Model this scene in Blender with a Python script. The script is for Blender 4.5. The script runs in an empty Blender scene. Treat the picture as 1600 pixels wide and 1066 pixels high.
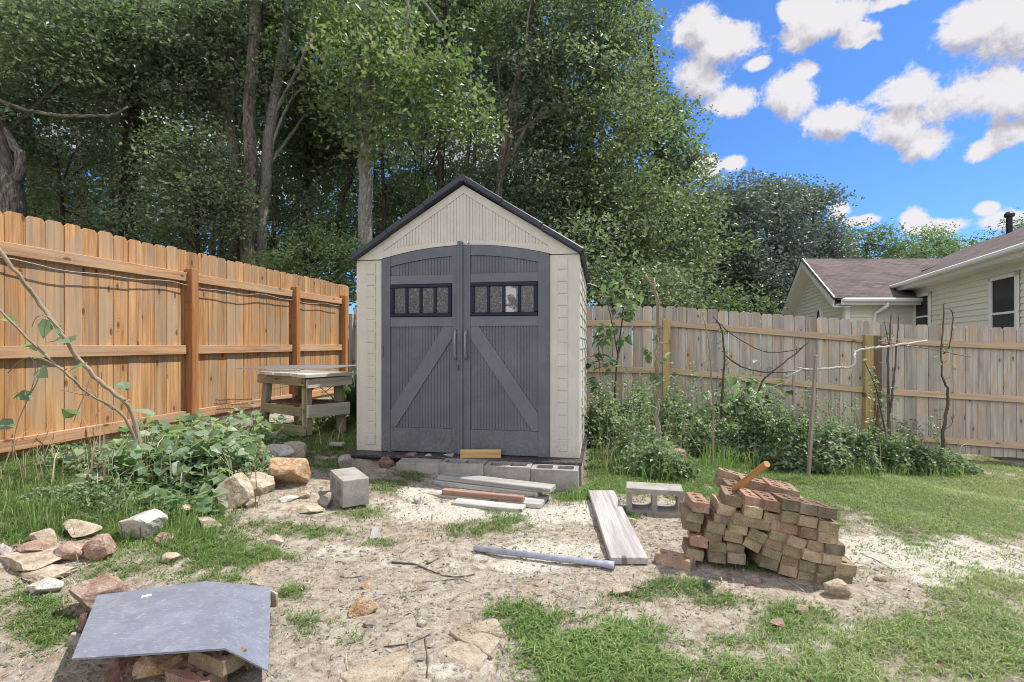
import bpy, bmesh, math, random
import numpy as np
from mathutils import Vector, Matrix, Euler

# ------------------------------------------------------------------ camera, sky, sun, exposure
SC = bpy.context.scene
EYE = 1.2                      # eye height above the bare dirt in front of the shed
F = 800.0                      # focal length in pixels of the 1600 px wide photo
HOR = 541.0
cam_d = bpy.data.cameras.new('camera'); cam = bpy.data.objects.new('camera', cam_d)
SC.collection.objects.link(cam); SC.camera = cam
cam.location = (0, 0, EYE); cam.rotation_euler = (math.radians(90), 0, 0)
cam_d.sensor_width = 36; cam_d.lens = 18.0; cam_d.shift_y = 8 / 1600.0
cam_d.clip_start = 0.05; cam_d.clip_end = 2000

SUN_EL, SUN_AZ = math.radians(60), math.radians(17)      # azimuth from +X towards +Y
sd = Vector((math.cos(SUN_EL) * math.cos(SUN_AZ), math.cos(SUN_EL) * math.sin(SUN_AZ), math.sin(SUN_EL)))
sl = bpy.data.lights.new('sun', 'SUN'); sun = bpy.data.objects.new('sun', sl)
SC.collection.objects.link(sun); sl.energy = 4.0; sl.angle = math.radians(0.5); sl.color = (1.0, 0.95, 0.87)
sun.rotation_euler = sd.to_track_quat('Z', 'Y').to_euler()

SC.view_settings.view_transform = 'Standard'; SC.view_settings.look = 'None'
SC.view_settings.exposure = 0.78; SC.view_settings.gamma = 1.0
SC.render.engine = 'CYCLES'
cy = SC.cycles
cy.max_bounces = 6; cy.diffuse_bounces = 4; cy.glossy_bounces = 2; cy.transmission_bounces = 3; cy.transparent_max_bounces = 4
cy.use_denoising = True; cy.pixel_filter_type = 'BLACKMAN_HARRIS'; cy.filter_width = 1.0
cy.caustics_reflective = False; cy.caustics_refractive = False

world = bpy.data.worlds.new("World"); SC.world = world; world.use_nodes = True
wt = world.node_tree; wt.nodes.clear()

class NT:
    """small helper for building node trees"""
    def __init__(s, tree): s.t = tree
    def n(s, typ, ins=None, **props):
        nd = s.t.nodes.new(typ)
        for k, v in props.items(): setattr(nd, k, v)
        for k, v in (ins or {}).items():
            sock = nd.inputs[k]
            if isinstance(v, bpy.types.NodeSocket): s.t.links.new(v, sock)
            else: sock.default_value = v
        return nd
    def math(s, op, a, b=0.0, c=None, clamp=False):
        ins = {0: a, 1: b}
        if c is not None: ins[2] = c
        return s.n('ShaderNodeMath', ins, operation=op, use_clamp=clamp).outputs[0]
    def vmath(s, op, a, b=(0, 0, 0)):
        nd = s.n('ShaderNodeVectorMath', {0: a, 1: b}, operation=op)
        return nd.outputs['Value'] if op in ('LENGTH', 'DISTANCE', 'DOT_PRODUCT') else nd.outputs[0]
    def mix(s, f, a, b, blend='MIX'):
        nd = s.n('ShaderNodeMix', data_type='RGBA', blend_type=blend)
        for k, v in ((0, f), (6, a), (7, b)):
            if isinstance(v, bpy.types.NodeSocket): s.t.links.new(v, nd.inputs[k])
            else: nd.inputs[k].default_value = v if k == 0 else (tuple(v) + (1,))[:4]
        return nd.outputs[2]
    def ramp(s, f, stops, interp='LINEAR'):
        nd = s.n('ShaderNodeValToRGB', {0: f}); cr = nd.color_ramp; cr.interpolation = interp
        while len(cr.elements) < len(stops): cr.elements.new(0.5)
        for e, (p, c) in zip(cr.elements, stops):
            e.position = p; e.color = (tuple(c) + (1,))[:4] if hasattr(c, '__len__') else (c, c, c, 1)
        return nd.outputs[0]
    def noise(s, vec, scale, detail=4.0, rough=0.55, dist=0.0):
        return s.n('ShaderNodeTexNoise', {'Vector': vec, 'Scale': scale, 'Detail': detail, 'Roughness': rough, 'Distortion': dist}).outputs[0]
    def maprange(s, v, a, b, c=0.0, d=1.0, smooth=True):
        return s.n('ShaderNodeMapRange', {0: v, 1: a, 2: b, 3: c, 4: d}, interpolation_type='SMOOTHSTEP' if smooth else 'LINEAR').outputs[0]

# clouds: soft lobes set by direction in the sky, broken up by noise  (px, py, half width, half height in degrees-like units)
def skydir(px, py):
    v = Vector(((px - 800) / F, 1, (HOR - py) / F)); L = v.length
    return v / L, L
LOBES = [(1090, 50, 45, 38), (1125, 75, 68, 36), (1090, 115, 52, 36), (1145, 162, 48, 24), (1105, 262, 26, 20), (1145, 255, 26, 14),
         (1255, 12, 38, 22), (1290, 35, 62, 32), (1340, 55, 42, 20), (1232, 148, 44, 34), (1262, 112, 20, 16), (1305, 190, 42, 30),
         (1400, 0, 60, 12), (1520, 45, 55, 45), (1580, 40, 60, 60), (1430, 140, 62, 32), (1505, 150, 75, 42), (1590, 150, 60, 44),
         (1400, 195, 50, 34), (1440, 225, 48, 30), (1525, 238, 26, 18), (1590, 205, 44, 22), (1425, 345, 20, 18), (1470, 355, 46, 16), (1540, 328, 16, 14),
         (1565, 345, 34, 18), (1312, 330, 16, 14), (1345, 345, 30, 9), (1180, 100, 22, 10), (900, -150, 160, 50), (1500, -120, 160, 60),
         (60, 120, 260, 120), (300, 250, 200, 90), (740, 230, 130, 80), (-700, 100, 200, 90), (2300, 120, 240, 90)]
grp = bpy.data.node_groups.new('cloud_field', 'ShaderNodeTree')
grp.interface.new_socket('Vector', in_out='INPUT', socket_type='NodeSocketVector')
grp.interface.new_socket('Value', in_out='OUTPUT', socket_type='NodeSocketFloat')
g = NT(grp); gi = g.n('NodeGroupInput'); go = g.n('NodeGroupOutput')
FILL_CLOUDS = [((0, -1, .5), .75), ((.8, -.8, .35), .6), ((-.8, -.7, .4), .65), ((-.2, -.4, 1), .55), ((.9, -.3, .6), .4), ((-1, .1, .7), .45), ((0, -1, .12), .5), ((-.3, .3, 1), .35)]  # out-of-view clouds added behind and overhead to brighten shaded faces
acc = None
for (px, py, rx, ry) in LOBES:
    c, L = skydir(px, py)
    k = 1.0 / (F * L)
    d = g.vmath('SUBTRACT', gi.outputs[0], tuple(c))
    d = g.vmath('MULTIPLY', d, (1 / (rx * k * 1.10), 1 / (rx * k * 1.10), 1 / (ry * k * 1.10)))
    d = g.vmath('LENGTH', d)
    acc = d if acc is None else g.math('SMOOTH_MIN', acc, d, 0.25)
for (dv, ra) in FILL_CLOUDS:
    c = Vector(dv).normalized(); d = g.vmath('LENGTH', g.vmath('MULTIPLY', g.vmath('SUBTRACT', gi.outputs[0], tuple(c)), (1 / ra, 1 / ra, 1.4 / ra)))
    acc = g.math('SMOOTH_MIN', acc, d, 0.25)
n1 = g.noise(gi.outputs[0], 15.0, 7.0, 0.6, 0.35)
n2 = g.noise(gi.outputs[0], 44.0, 8.0, 0.72, 0.5)
f_ = g.math('SUBTRACT', 0.95, acc)
f_ = g.math('ADD', f_, g.math('MULTIPLY', g.math('SUBTRACT', n1, 0.5), 1.7))
f_ = g.math('ADD', f_, g.math('MULTIPLY', g.math('SUBTRACT', n2, 0.5), 1.0))
grp.links.new(f_, go.inputs[0])
w = NT(wt)
tc = w.n('ShaderNodeTexCoord')
sky = w.n('ShaderNodeTexSky', sky_type='NISHITA', sun_disc=False, sun_elevation=SUN_EL, sun_rotation=math.radians(90) - SUN_AZ,
          air_density=1.0, dust_density=0.4, ozone_density=2.2)
skyc = w.mix(1.0, sky.outputs[0], (0.27, 0.45, 0.70), 'MULTIPLY')
def field(vec):
    nd = w.n('ShaderNodeGroup', {}); nd.node_tree = grp; wt.links.new(vec, nd.inputs[0]); return nd.outputs[0]
f0 = field(tc.outputs['Generated'])
f1 = field(w.vmath('ADD', tc.outputs['Generated'], (0.012, 0.004, 0.03)))
dens = w.maprange(f0, 0.0, 0.42)
shade = w.maprange(w.math('SUBTRACT', f1, w.math('MULTIPLY', f0, 0.45)), -0.15, 0.50)
fill_gain = w.maprange(w.vmath('DOT_PRODUCT', tc.outputs['Generated'], (-.62, -.75, .2)), 0.0, 0.8, 1.0, 3.2)  # extra brightness given to the out-of-view clouds as fill light
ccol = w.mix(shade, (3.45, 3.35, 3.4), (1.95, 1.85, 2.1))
ccol = w.vmath('MULTIPLY', ccol, w.n('ShaderNodeCombineXYZ', {0: fill_gain, 1: fill_gain, 2: fill_gain}).outputs[0])
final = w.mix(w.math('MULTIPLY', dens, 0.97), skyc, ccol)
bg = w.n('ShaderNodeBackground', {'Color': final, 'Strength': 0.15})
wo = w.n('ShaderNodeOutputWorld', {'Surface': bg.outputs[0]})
world.cycles.sampling_method = 'MANUAL'; world.cycles.sample_map_resolution = 512

# ------------------------------------------------------------------ helpers
C = SC.collection
rng = np.random.default_rng(7)
random.seed(5)
PI = math.pi
def R3(rx=0, ry=0, rz=0): return np.array(Euler((rx, ry, rz)).to_matrix())
def rad(d): return math.radians(d)

def perlin(x, y, seed=0):
    r = np.random.default_rng(seed); perm = r.permutation(256)
    xi = np.floor(x).astype(int); yi = np.floor(y).astype(int); xf = x - xi; yf = y - yi
    def gr(ix, iy):
        h = perm[(perm[ix & 255] + iy) & 255] * (2 * PI / 256); return np.cos(h), np.sin(h)
    u = xf * xf * xf * (xf * (xf * 6 - 15) + 10); v = yf * yf * yf * (yf * (yf * 6 - 15) + 10)
    def dt(ix, iy, fx, fy):
        a, b = gr(ix, iy); return a * fx + b * fy
    n00 = dt(xi, yi, xf, yf); n10 = dt(xi + 1, yi, xf - 1, yf); n01 = dt(xi, yi + 1, xf, yf - 1); n11 = dt(xi + 1, yi + 1, xf - 1, yf - 1)
    return (n00 * (1 - u) + n10 * u) * (1 - v) + (n01 * (1 - u) + n11 * u) * v
def fbm(x, y, seed=0, octv=4):
    s = 0; a = 1; t = 0
    for o in range(octv):
        s = s + a * perlin(x * 2 ** o, y * 2 ** o, seed + o); t += a; a *= 0.5
    return s / t

def link(o, parent=None):
    C.objects.link(o)
    if parent is not None: o.parent = parent
    return o
def tag(o, label=None, cat=None, group=None, kind=None):
    if label: o['label'] = label
    if cat: o['category'] = cat
    if group: o['group'] = group
    if kind: o['kind'] = kind
    return o
def thing(name, label, cat, loc=(0, 0, 0), rz=0.0, group=None):
    o = bpy.data.objects.new(name, None); o.empty_display_size = 0.1; link(o)
    o.location = loc; o.rotation_euler = (0, 0, rz)
    return tag(o, label, cat, group)

def mesh_np(name, V, faces, mat=None, parent=None, gc=None, rnd=None, smooth=False, attrs=None, loc=None, rot=None):
    """V (N,3); faces list of index arrays (M,k); gc grain coordinates (N,3); rnd (N,)"""
    me = bpy.data.meshes.new(name)
    V = np.asarray(V, dtype=np.float32)
    if not isinstance(faces, (list, tuple)): faces = [faces]
    faces = [np.asarray(f, dtype=np.int32) for f in faces if len(f)]
    nl = sum(f.size for f in faces); nf = sum(len(f) for f in faces)
    me.vertices.add(len(V)); me.vertices.foreach_set('co', V.ravel())
    me.loops.add(nl); me.loops.foreach_set('vertex_index', np.concatenate([f.ravel() for f in faces]))
    me.polygons.add(nf)
    tot = np.concatenate([np.full(len(f), f.shape[1], dtype=np.int32) for f in faces])
    st = np.concatenate([[0], np.cumsum(tot)[:-1]]).astype(np.int32)
    me.polygons.foreach_set('loop_start', st); me.polygons.foreach_set('loop_total', tot)
    me.update(calc_edges=True)
    if len(V) < 60000: me.validate()
    me.polygons.foreach_set('use_smooth', np.full(len(me.polygons), bool(smooth)))
    if gc is not None and len(me.vertices) == len(V):
        a = me.attributes.new('gc', 'FLOAT_VECTOR', 'POINT'); a.data.foreach_set('vector', np.asarray(gc, dtype=np.float32).ravel())
    if rnd is not None and len(me.vertices) == len(V):
        a = me.attributes.new('rnd', 'FLOAT', 'POINT'); a.data.foreach_set('value', np.asarray(rnd, dtype=np.float32).ravel())
    for k, v in (attrs or {}).items():
        a = me.attributes.new(k, 'FLOAT', 'POINT'); a.data.foreach_set('value', np.asarray(v, dtype=np.float32).ravel())
    if mat: me.materials.append(mat)
    o = bpy.data.objects.new(name, me)
    if loc is not None: o.location = loc
    if rot is not None: o.rotation_euler = rot
    return link(o, parent)

_SG = [(x, y, z) for x in (-1, 1) for y in (-1, 1) for z in (-1, 1)]
def _chambox():
    """24 vertices: for every corner three inset copies (one per axis). Returns base signs, inset axis, faces"""
    idx = {}; base = []; ax = []
    for i, s in enumerate(_SG):
        for a in range(3): idx[(s, a)] = len(base); base.append(s); ax.append(a)
    q = []; t = []
    for a in range(3):           # main faces: vertices whose own axis a stays at the surface
        b, c = (a + 1) % 3, (a + 2) % 3
        for sa in (-1, 1):
            lp = []
            for sb, sc in ((-1, -1), (1, -1), (1, 1), (-1, 1)):
                s = [0, 0, 0]; s[a] = sa; s[b] = sb; s[c] = sc; lp.append(idx[(tuple(s), a)])
            q.append(lp if sa > 0 else lp[::-1])
    for a in range(3):           # edges along axis a
        b, c = (a + 1) % 3, (a + 2) % 3
        for sb in (-1, 1):
            for sc in (-1, 1):
                s0 = [0, 0, 0]; s0[a] = -1; s0[b] = sb; s0[c] = sc; s1 = list(s0); s1[a] = 1
                lp = [idx[(tuple(s0), b)], idx[(tuple(s1), b)], idx[(tuple(s1), c)], idx[(tuple(s0), c)]]
                q.append(lp if sb * sc < 0 else lp[::-1])
    for s in _SG:
        lp = [idx[(s, 0)], idx[(s, 1)], idx[(s, 2)]]
        t.append(lp if s[0] * s[1] * s[2] > 0 else lp[::-1])
    return np.array(base, float), np.array(ax), np.array(q), np.array(t)
_CB, _CA, _CQ, _CT = _chambox()

class MB:
    def __init__(s): s.V = []; s.G = []; s.Rn = []; s.Fs = {}; s.n = 0
    def add(s, V, faces, gc=None, rnd=None):
        V = np.asarray(V, float)
        if rnd is None: rnd = random.random()
        if gc is None: gc = V + rnd * 13.7
        for f in (faces if isinstance(faces, (list, tuple)) else [faces]):
            f = np.asarray(f)
            if len(f): s.Fs.setdefault(f.shape[1], []).append(f + s.n)
        s.V.append(V); s.G.append(gc); s.Rn.append(np.full(len(V), rnd) if np.isscalar(rnd) else rnd); s.n += len(V)
        return s
    def box(s, c, size, R=None, ch=0.003, rnd=None, shear=None, taper=None):
        size = np.asarray(size, float); h = size / 2; ch = min(ch, h.min() * 0.45)
        P = _CB * (h - ch)
        P[np.arange(24), _CA] = _CB[np.arange(24), _CA] * h[_CA]
        if rnd is None: rnd = random.random()
        o = [int(q) for q in np.argsort(-size)]
        gc = P[:, o] + np.array([rnd * 17.3, rnd * 7.1, rnd * 3.3])
        if taper is not None: P = taper(P)
        if R is not None: P = P @ np.asarray(R).T
        return s.add(P + np.asarray(c, float), [_CQ, _CT], gc, rnd)
    def beam(s, a, b, wd, th, up=(0, 0, 1), ch=0.003, rnd=None, roll=0):
        a = np.asarray(a, float); b = np.asarray(b, float); d = b - a; L = np.linalg.norm(d); x = d / L
        z = np.asarray(up, float); z = z - x * (z @ x); z /= np.linalg.norm(z); y = np.cross(z, x)
        R = np.stack([x, y, z], 1)
        if roll: R = R @ R3(roll)
        return s.box((a + b) / 2, (L, wd, th), R, ch, rnd)
    def prism(s, poly, z0, z1, M=None, rnd=None, ch=0):
        """convex polygon in the xy plane extruded from z0 to z1, M maps to place (4x4)"""
        p = np.asarray(poly, float); n = len(p)
        V = np.vstack([np.c_[p, np.full(n, z0)], np.c_[p, np.full(n, z1)]])
        if rnd is None: rnd = random.random()
        gc = V + np.array([rnd * 17.3, rnd * 7.1, 0])
        i = np.arange(n); j = (i + 1) % n
        side = np.stack([i, j, j + n, i + n], 1)
        if M is not None: M = np.asarray(M); V = V @ M[:3, :3].T + M[:3, 3]
        s.add(V, [np.array([i[::-1]]), np.array([i + n]), side] if n != 4 else [np.vstack([[i[::-1]], [i + n], side])], gc, rnd)
        return s
    def tube(s, pts, rads, n=8, rnd=None, cap=True, wob=0.0):
        pts = np.asarray(pts, float); m = len(pts); rads = np.broadcast_to(rads, (m,)).astype(float)
        T = np.gradient(pts, axis=0); T /= np.linalg.norm(T, axis=1)[:, None] + 1e-9
        ref = np.array([0, 0, 1.0]) if abs(T[0][2]) < 0.9 else np.array([1.0, 0, 0])
        u = np.cross(T[0], ref); u /= np.linalg.norm(u)
        V = []; G = []; ln = 0
        if rnd is None: rnd = random.random()
        for i in range(m):
            u = u - T[i] * (u @ T[i]); u /= np.linalg.norm(u); v = np.cross(T[i], u)
            if i: ln += np.linalg.norm(pts[i] - pts[i - 1])
            a = np.arange(n) * 2 * PI / n
            rr = rads[i] * (1 + wob * (rng.random(n) - 0.5)) if wob else rads[i]
            ring = pts[i] + (np.cos(a) * rr)[:, None] * u + (np.sin(a) * rr)[:, None] * v
            V.append(ring); G.append(np.c_[np.full(n, ln + rnd * 9), np.cos(a) * rads[i], np.sin(a) * rads[i]])
        V = np.vstack(V); G = np.vstack(G); f = []
        k = np.arange(n); k2 = (k + 1) % n
        for i in range(m - 1): f.append(np.stack([i * n + k, i * n + k2, (i + 1) * n + k2, (i + 1) * n + k], 1))
        fs = [np.vstack(f)]
        if cap: fs += [np.array([k[::-1]]), np.array([k + (m - 1) * n])]
        if n == 4 and cap: fs = [np.vstack(fs)]
        return s.add(V, fs, G, rnd)
    def build(s, name, mat, parent=None, smooth=False, **kw):
        V = np.vstack(s.V)
        return mesh_np(name, V, [np.vstack(f) for f in s.Fs.values()], mat, parent, np.vstack(s.G), np.concatenate(s.Rn), smooth, **kw)

# ------------------------------------------------------------------ ground form
CP = np.array([(0, -4, 0), (0, 0, 0), (0, 1.8, 0), (-1.0, 2.4, 0), (1.8, 1.8, -.02), (0, 3, 0), (0, 4.2, 0), (1.15, 2.6, .03), (1.7, 2.6, .02), (-.8, 3.7, 0), (.75, 3.6, 0),
    (-1.5, 4.8, .17), (-1.1, 4.5, .12), (.6, 4.2, -.0), (.95, 6.5, 0.0), (.2, 5.6, .1), (1.5, 4.6, -.02), (2.44, 7.9, -.1), (1.7, 8, -.05), (4.2, 7.6, -.27), (5.4, 7.3, -.37), (7, 7.1, -.4),
    (2.9, 5.1, -.12), (2.2, 3.6, -.04), (5, 5.5, -.3), (4, 3.5, -.14), (3, 2.2, -.06), (8, 4, -.3), (9, 7, -.45), (-3.9, 2, .38), (-3.76, 3.76, .34), (-3.4, 5, .31), (-3.1, 7, .3), (-2.75, 8.9, .3),
    (-2.9, 4, .3), (-2.2, 5, .26), (-1.75, 5.2, .22), (-2.28, 2.95, .1), (-2.02, 3.5, .08), (-1.75, 3.8, .09), (-2.8, 3.2, .26), (-2.5, 4, .27), (-3.2, 2.5, .26), (-2.3, 2.2, .04),
    (-1.3, 3.2, .02), (-1.2, 4.1, .08), (-1.8, 1.9, .0), (-3, 1.5, .15), (-1.4, 6.5, .26), (0, 7.5, .15), (0, 16, .1), (-15, 10, .4), (15, 12, -.45), (15, 2, -.5), (-12, -5, .2), (12, -6, -.2),
    (0, 40, 0), (-40, 40, .3), (40, 40, -.3), (0, -40, 0)], float)
def ground_h(x, y):
    x = np.asarray(x, float); y = np.asarray(y, float)
    sh = x.shape; xf = x.ravel(); yf = y.ravel(); out = np.zeros_like(xf)
    for k in range(0, len(xf), 60000):
        d2 = (xf[k:k + 60000, None] - CP[:, 0]) ** 2 + (yf[k:k + 60000, None] - CP[:, 1]) ** 2 + 0.10
        wgt = d2 ** -1.7; out[k:k + 60000] = (wgt * CP[:, 2]).sum(1) / wgt.sum(1)
    out = out.reshape(sh)
    near = np.exp(-np.maximum(0, np.hypot(x, y - 3) - 7) / 4)
    return out + near * (0.022 * fbm(x * 1.6, y * 1.6, 3, 3) + 0.014 * fbm(x * 8, y * 8, 9, 3)) - 0.004
def gh(x, y): return float(ground_h(np.array([x]), np.array([y]))[0])
def G(px, py):
    """the ground point seen at photo pixel (px, py)"""
    u = (px - 800) / F; v = (HOR - py) / F; Y = -EYE / v
    for _ in range(30):
        Y = 0.5 * Y + 0.5 * (gh(u * Y, Y) - EYE) / v
    return np.array([u * Y, Y, gh(u * Y, Y)])
def P(px, py, Y): return np.array([(px - 800) / F * Y, Y, EYE + (HOR - py) / F * Y])
def proj(x, y, z): return 800 + F * x / y, HOR - F * (z - EYE) / y

# where grass grows / where pale sand lies (ellipses on the ground: photo px centre, radii, weight)
GRASS = [(650, 940, 40, 12, .4), (700, 870, 40, 8, .35), (1000, 930, 70, 12, .5), (420, 870, 70, 16, .5), (350, 905, 60, 12, .6), (600, 850, 40, 10, .5), (440, 820, 40, 10, .5), (1240, 960, 60, 20, .6), (1500, 790, 270, 48, 2.1), (1250, 755, 220, 28, 1.9), (1050, 730, 130, 30, 1.2), (1490, 1010, 210, 95, 1.15), (1330, 1050, 190, 45, .45), (1560, 900, 90, 25, .35),
         (900, 1010, 105, 50, 1.5), (820, 960, 70, 28, .8), (980, 1060, 120, 28, .9), (1120, 1060, 120, 24, .6), (100, 760, 170, 50, 1.9), (230, 810, 150, 40, 1.5), (60, 970, 110, 55, 1.1), (300, 870, 100, 25, .75), (20, 830, 60, 20, 1.2), (200, 900, 90, 18, .55),
         (330, 800, 50, 28, .8), (480, 690, 90, 26, 1.4), (545, 668, 60, 20, 1.5), (510, 720, 40, 18, .8), (505, 832, 62, 13, 1.3), (600, 762, 55, 18, .8), (560, 800, 50, 14, .8), (745, 828, 80, 14, 1.1), (790, 812, 40, 10, .9),
         (885, 775, 50, 12, 1.2), (940, 720, 60, 40, 1.2), (640, 740, 26, 14, .9), (455, 925, 24, 9, 1.4), (480, 980, 55, 22, .8), (545, 1000, 35, 14, .5), (1060, 915, 50, 14, .9), (1110, 940, 60, 14, .6), (1180, 885, 30, 9, 1.0), (1290, 900, 70, 12, .5),
         (980, 805, 40, 12, .8), (1000, 730, 60, 30, 1), (1170, 1000, 80, 20, .5), (1025, 990, 60, 18, .3), (770, 795, 25, 8, .6), (1400, 730, 250, 14, 1)]
SAND = [(740, 800, 150, 22, 1.0), (870, 860, 110, 25, .8), (1420, 860, 190, 30, 1.3), (1530, 905, 110, 22, 1.0), (1290, 990, 90, 18, .6), (1330, 1000, 100, 30, .6), (640, 770, 40, 20, .6), (700, 1040, 110, 28, .6), (650, 880, 120, 14, .5),
        (930, 800, 60, 20, .7), (1040, 790, 70, 18, .4), (540, 860, 120, 14, .5), (1240, 1000, 60, 20, .6), (820, 890, 70, 12, .6), (540, 760, 60, 10, .3), (450, 790, 60, 12, .4), (1050, 870, 60, 14, .4)]
def field_at(x, y, z, L):
    yy = np.maximum(y, 0.6); px = 800 + F * x / yy; py = HOR - F * (z - EYE) / yy
    s = np.zeros_like(px)
    for cx, cy_, rx, ry, a in L: s += (a * 1.4 if (L is GRASS and a < 1) else a) * np.exp(-((px - cx) / rx) ** 2 - ((py - cy_) / ry) ** 2)
    return s
def grass_density(x, y, z):
    s = field_at(x, y, z, GRASS)
    far = np.clip((y - 5.5) / 1.5, 0, 1) * (x > 1.0) + (y > 8.5) * 1.0 + (x < -3.9) * 1.0 + (y < 1.3) * 0.6 + (x > 6) * 1.0 + (x > 1.03 * y) * (x > 1.6) * .9
    s = np.maximum(s, np.clip(far, 0, 1))
    n = fbm(x * 2.2, y * 2.2, 21, 4) * 1.5 + fbm(x * 9, y * 9, 33, 2) * 0.9
    return np.clip(s * (1 + n) + n * 0.25 - 0.12, 0, 1.6)

# ------------------------------------------------------------------ materials
MATS = {}
def newmat(name):
    m = bpy.data.materials.new(name); m.use_nodes = True; m.node_tree.nodes.clear(); MATS[name] = m
    return m, NT(m.node_tree)
def finish(t, col, rough=0.8, bump=None, bs=0.3, bd=0.01, spec=0.3, metal=0.0, trans=0.0, **kw):
    ins = {'Base Color': col if isinstance(col, bpy.types.NodeSocket) else (tuple(col) + (1,))[:4], 'Roughness': rough, 'Specular IOR Level': spec, 'Metallic': metal}
    if bump is not None:
        ins['Normal'] = t.n('ShaderNodeBump', {'Height': bump, 'Strength': bs, 'Distance': bd}).outputs[0]
    pr = t.n('ShaderNodeBsdfPrincipled', ins); out = pr.outputs[0]
    if trans:
        tcol = col if isinstance(col, bpy.types.NodeSocket) else None
        tl = t.n('ShaderNodeBsdfTranslucent', {'Color': t.mix(1.0, tcol, (1.1, 1.25, 0.72), 'MULTIPLY')})
        out = t.n('ShaderNodeMixShader', {0: trans, 1: out, 2: tl.outputs[0]}).outputs[0]
    t.n('ShaderNodeOutputMaterial', {'Surface': out})
def attr(t, nm): return t.n('ShaderNodeAttribute', attribute_name=nm)
def stretch(t, v, s): return t.vmath('MULTIPLY', v, s)

def wood(name, c_dark, c_mid, c_light, grey=(0.3, 0.28, 0.26), g_amt=0.3, knots=True, var=0.25, rough=0.85, stain=None, bs=0.35):
    m, t = newmat(name)
    gc = attr(t, 'gc').outputs['Vector']; rn = attr(t, 'rnd').outputs['Fac']
    n1 = t.noise(stretch(t, gc, (1.2, 26, 26)), 1.0, 5, 0.6, 0.6)
    n2 = t.noise(stretch(t, gc, (4, 140, 140)), 1.0, 3, 0.6, 0.3)
    col = t.ramp(t.math('ADD', t.math('MULTIPLY', n1, 0.7), t.math('MULTIPLY', n2, 0.3)), [(0.33, c_dark), (0.5, c_mid), (0.66, c_light)])
    nb = t.noise(stretch(t, gc, (1.3, 4, 4)), 1.0, 4, 0.6, 0.4)
    if stain:
        ns = t.noise(stretch(t, gc, (1.6, 7, 7)), 1.3, 3, 0.5, 0.5)
        col = t.mix(t.math('MULTIPLY', t.maprange(ns, 0.5, 0.68), 0.75), col, stain)
    col = t.mix(t.math('MULTIPLY', t.maprange(nb, 0.42, 0.68), g_amt), col, grey)
    if knots:
        vo = t.n('ShaderNodeTexVoronoi', {'Vector': stretch(t, gc, (2.6, 6.0, 6.0)), 'Scale': 1.0, 'Randomness': 1.0}, voronoi_dimensions='2D')
        kd = t.math('ADD', vo.outputs['Distance'], t.math('MULTIPLY', t.math('GREATER_THAN', t.n('ShaderNodeSeparateColor', {0: vo.outputs['Color']}).outputs[0], 0.36), 2.0))
        col = t.mix(t.maprange(kd, 0.10, 0.05, 0, 0.8), col, tuple(c * 0.35 for c in c_dark))
        ring = t.math('MULTIPLY', t.maprange(kd, 0.34, 0.12), t.maprange(t.math('SINE', t.math('MULTIPLY', kd, 85)), 0, 1))
        col = t.mix(t.math('MULTIPLY', ring, 0.4), col, tuple(c * 0.7 for c in c_dark))
    br = t.maprange(rn, 0, 1, 1 - var, 1 + var, False)
    col = t.mix(1.0, col, t.n('ShaderNodeCombineColor', {0: br, 1: t.math('MULTIPLY', br, t.maprange(t.math('FRACT', t.math('MULTIPLY', rn, 7.3)), 0, 1, 0.97, 1.04, False)), 2: br}).outputs[0], 'MULTIPLY')
    finish(t, col, rough, t.math('ADD', n2, t.math('MULTIPLY', n1, 0.8)), bs, 0.004, 0.2)
    return m
wood('cedar', (.20, .10, .042), (.40, .215, .092), (.52, .32, .155), (.29, .23, .17), 0.7, True, 0.2)
wood('cedar_rail', (.25, .13, .065), (.44, .25, .13), (.54, .34, .19), (.36, .30, .24), 0.45, True, 0.1)
wood('cedar_post', (.22, .09, .03), (.36, .165, .06), (.45, .24, .10), (.3, .2, .13), 0.15, True, 0.1)
wood('grey_fence', (.22, .19, .15), (.39, .35, .29), (.51, .475, .41), (.28, .275, .27), 0.6, True, 0.2, stain=(.45, .30, .16))
wood('tan_rail', (.34, .24, .14), (.47, .36, .23), (.56, .46, .32), (.36, .32, .27), 0.3, True, 0.1)
wood('tan_post', (.26, .18, .07), (.42, .31, .14), (.50, .39, .2), (.2, .17, .1), 0.3, True, 0.1)
wood('grey_board', (.19, .182, .165), (.33, .322, .295), (.46, .452, .42), (.22, .21, .2), 0.35, True, 0.12)
wood('red_board', (.16, .08, .055), (.29, .17, .12), (.38, .27, .21), (.3, .25, .22), 0.35, False, 0.1)
wood('fresh_wood', (.33, .20, .07), (.50, .35, .15), (.58, .44, .22), (.4, .33, .2), 0.1, False, 0.1)
wood('bench_wood', (.13, .11, .06), (.25, .22, .13), (.36, .33, .22), (.30, .295, .26), 0.65, True, 0.2)
wood('bench_grey', (.30, .28, .23), (.45, .43, .36), (.56, .55, .48), (.28, .27, .2), 0.4, False, 0.15)
wood('bench_dark', (.08, .05, .035), (.13, .08, .055), (.19, .13, .09), (.12, .1, .08), 0.3, False, 0.15)
wood('handle_wood', (.27, .12, .04), (.42, .215, .08), (.50, .30, .13), (.3, .18, .08), 0.2, False, 0.05, 0.5)
wood('twig_pale', (.25, .22, .19), (.40, .37, .33), (.52, .49, .45), (.2, .17, .14), 0.3, False, 0.15)
wood('twig_dark', (.045, .035, .028), (.085, .066, .05), (.14, .11, .09), (.05, .05, .05), 0.3, False, 0.2)
wood('twig_brown', (.15, .11, .075), (.27, .21, .15), (.38, .32, .25), (.2, .18, .15), 0.3, False, 0.2)
wood('stake_wood', (.20, .16, .12), (.33, .28, .22), (.44, .39, .32), (.25, .23, .21), 0.4, False, 0.1)

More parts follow.
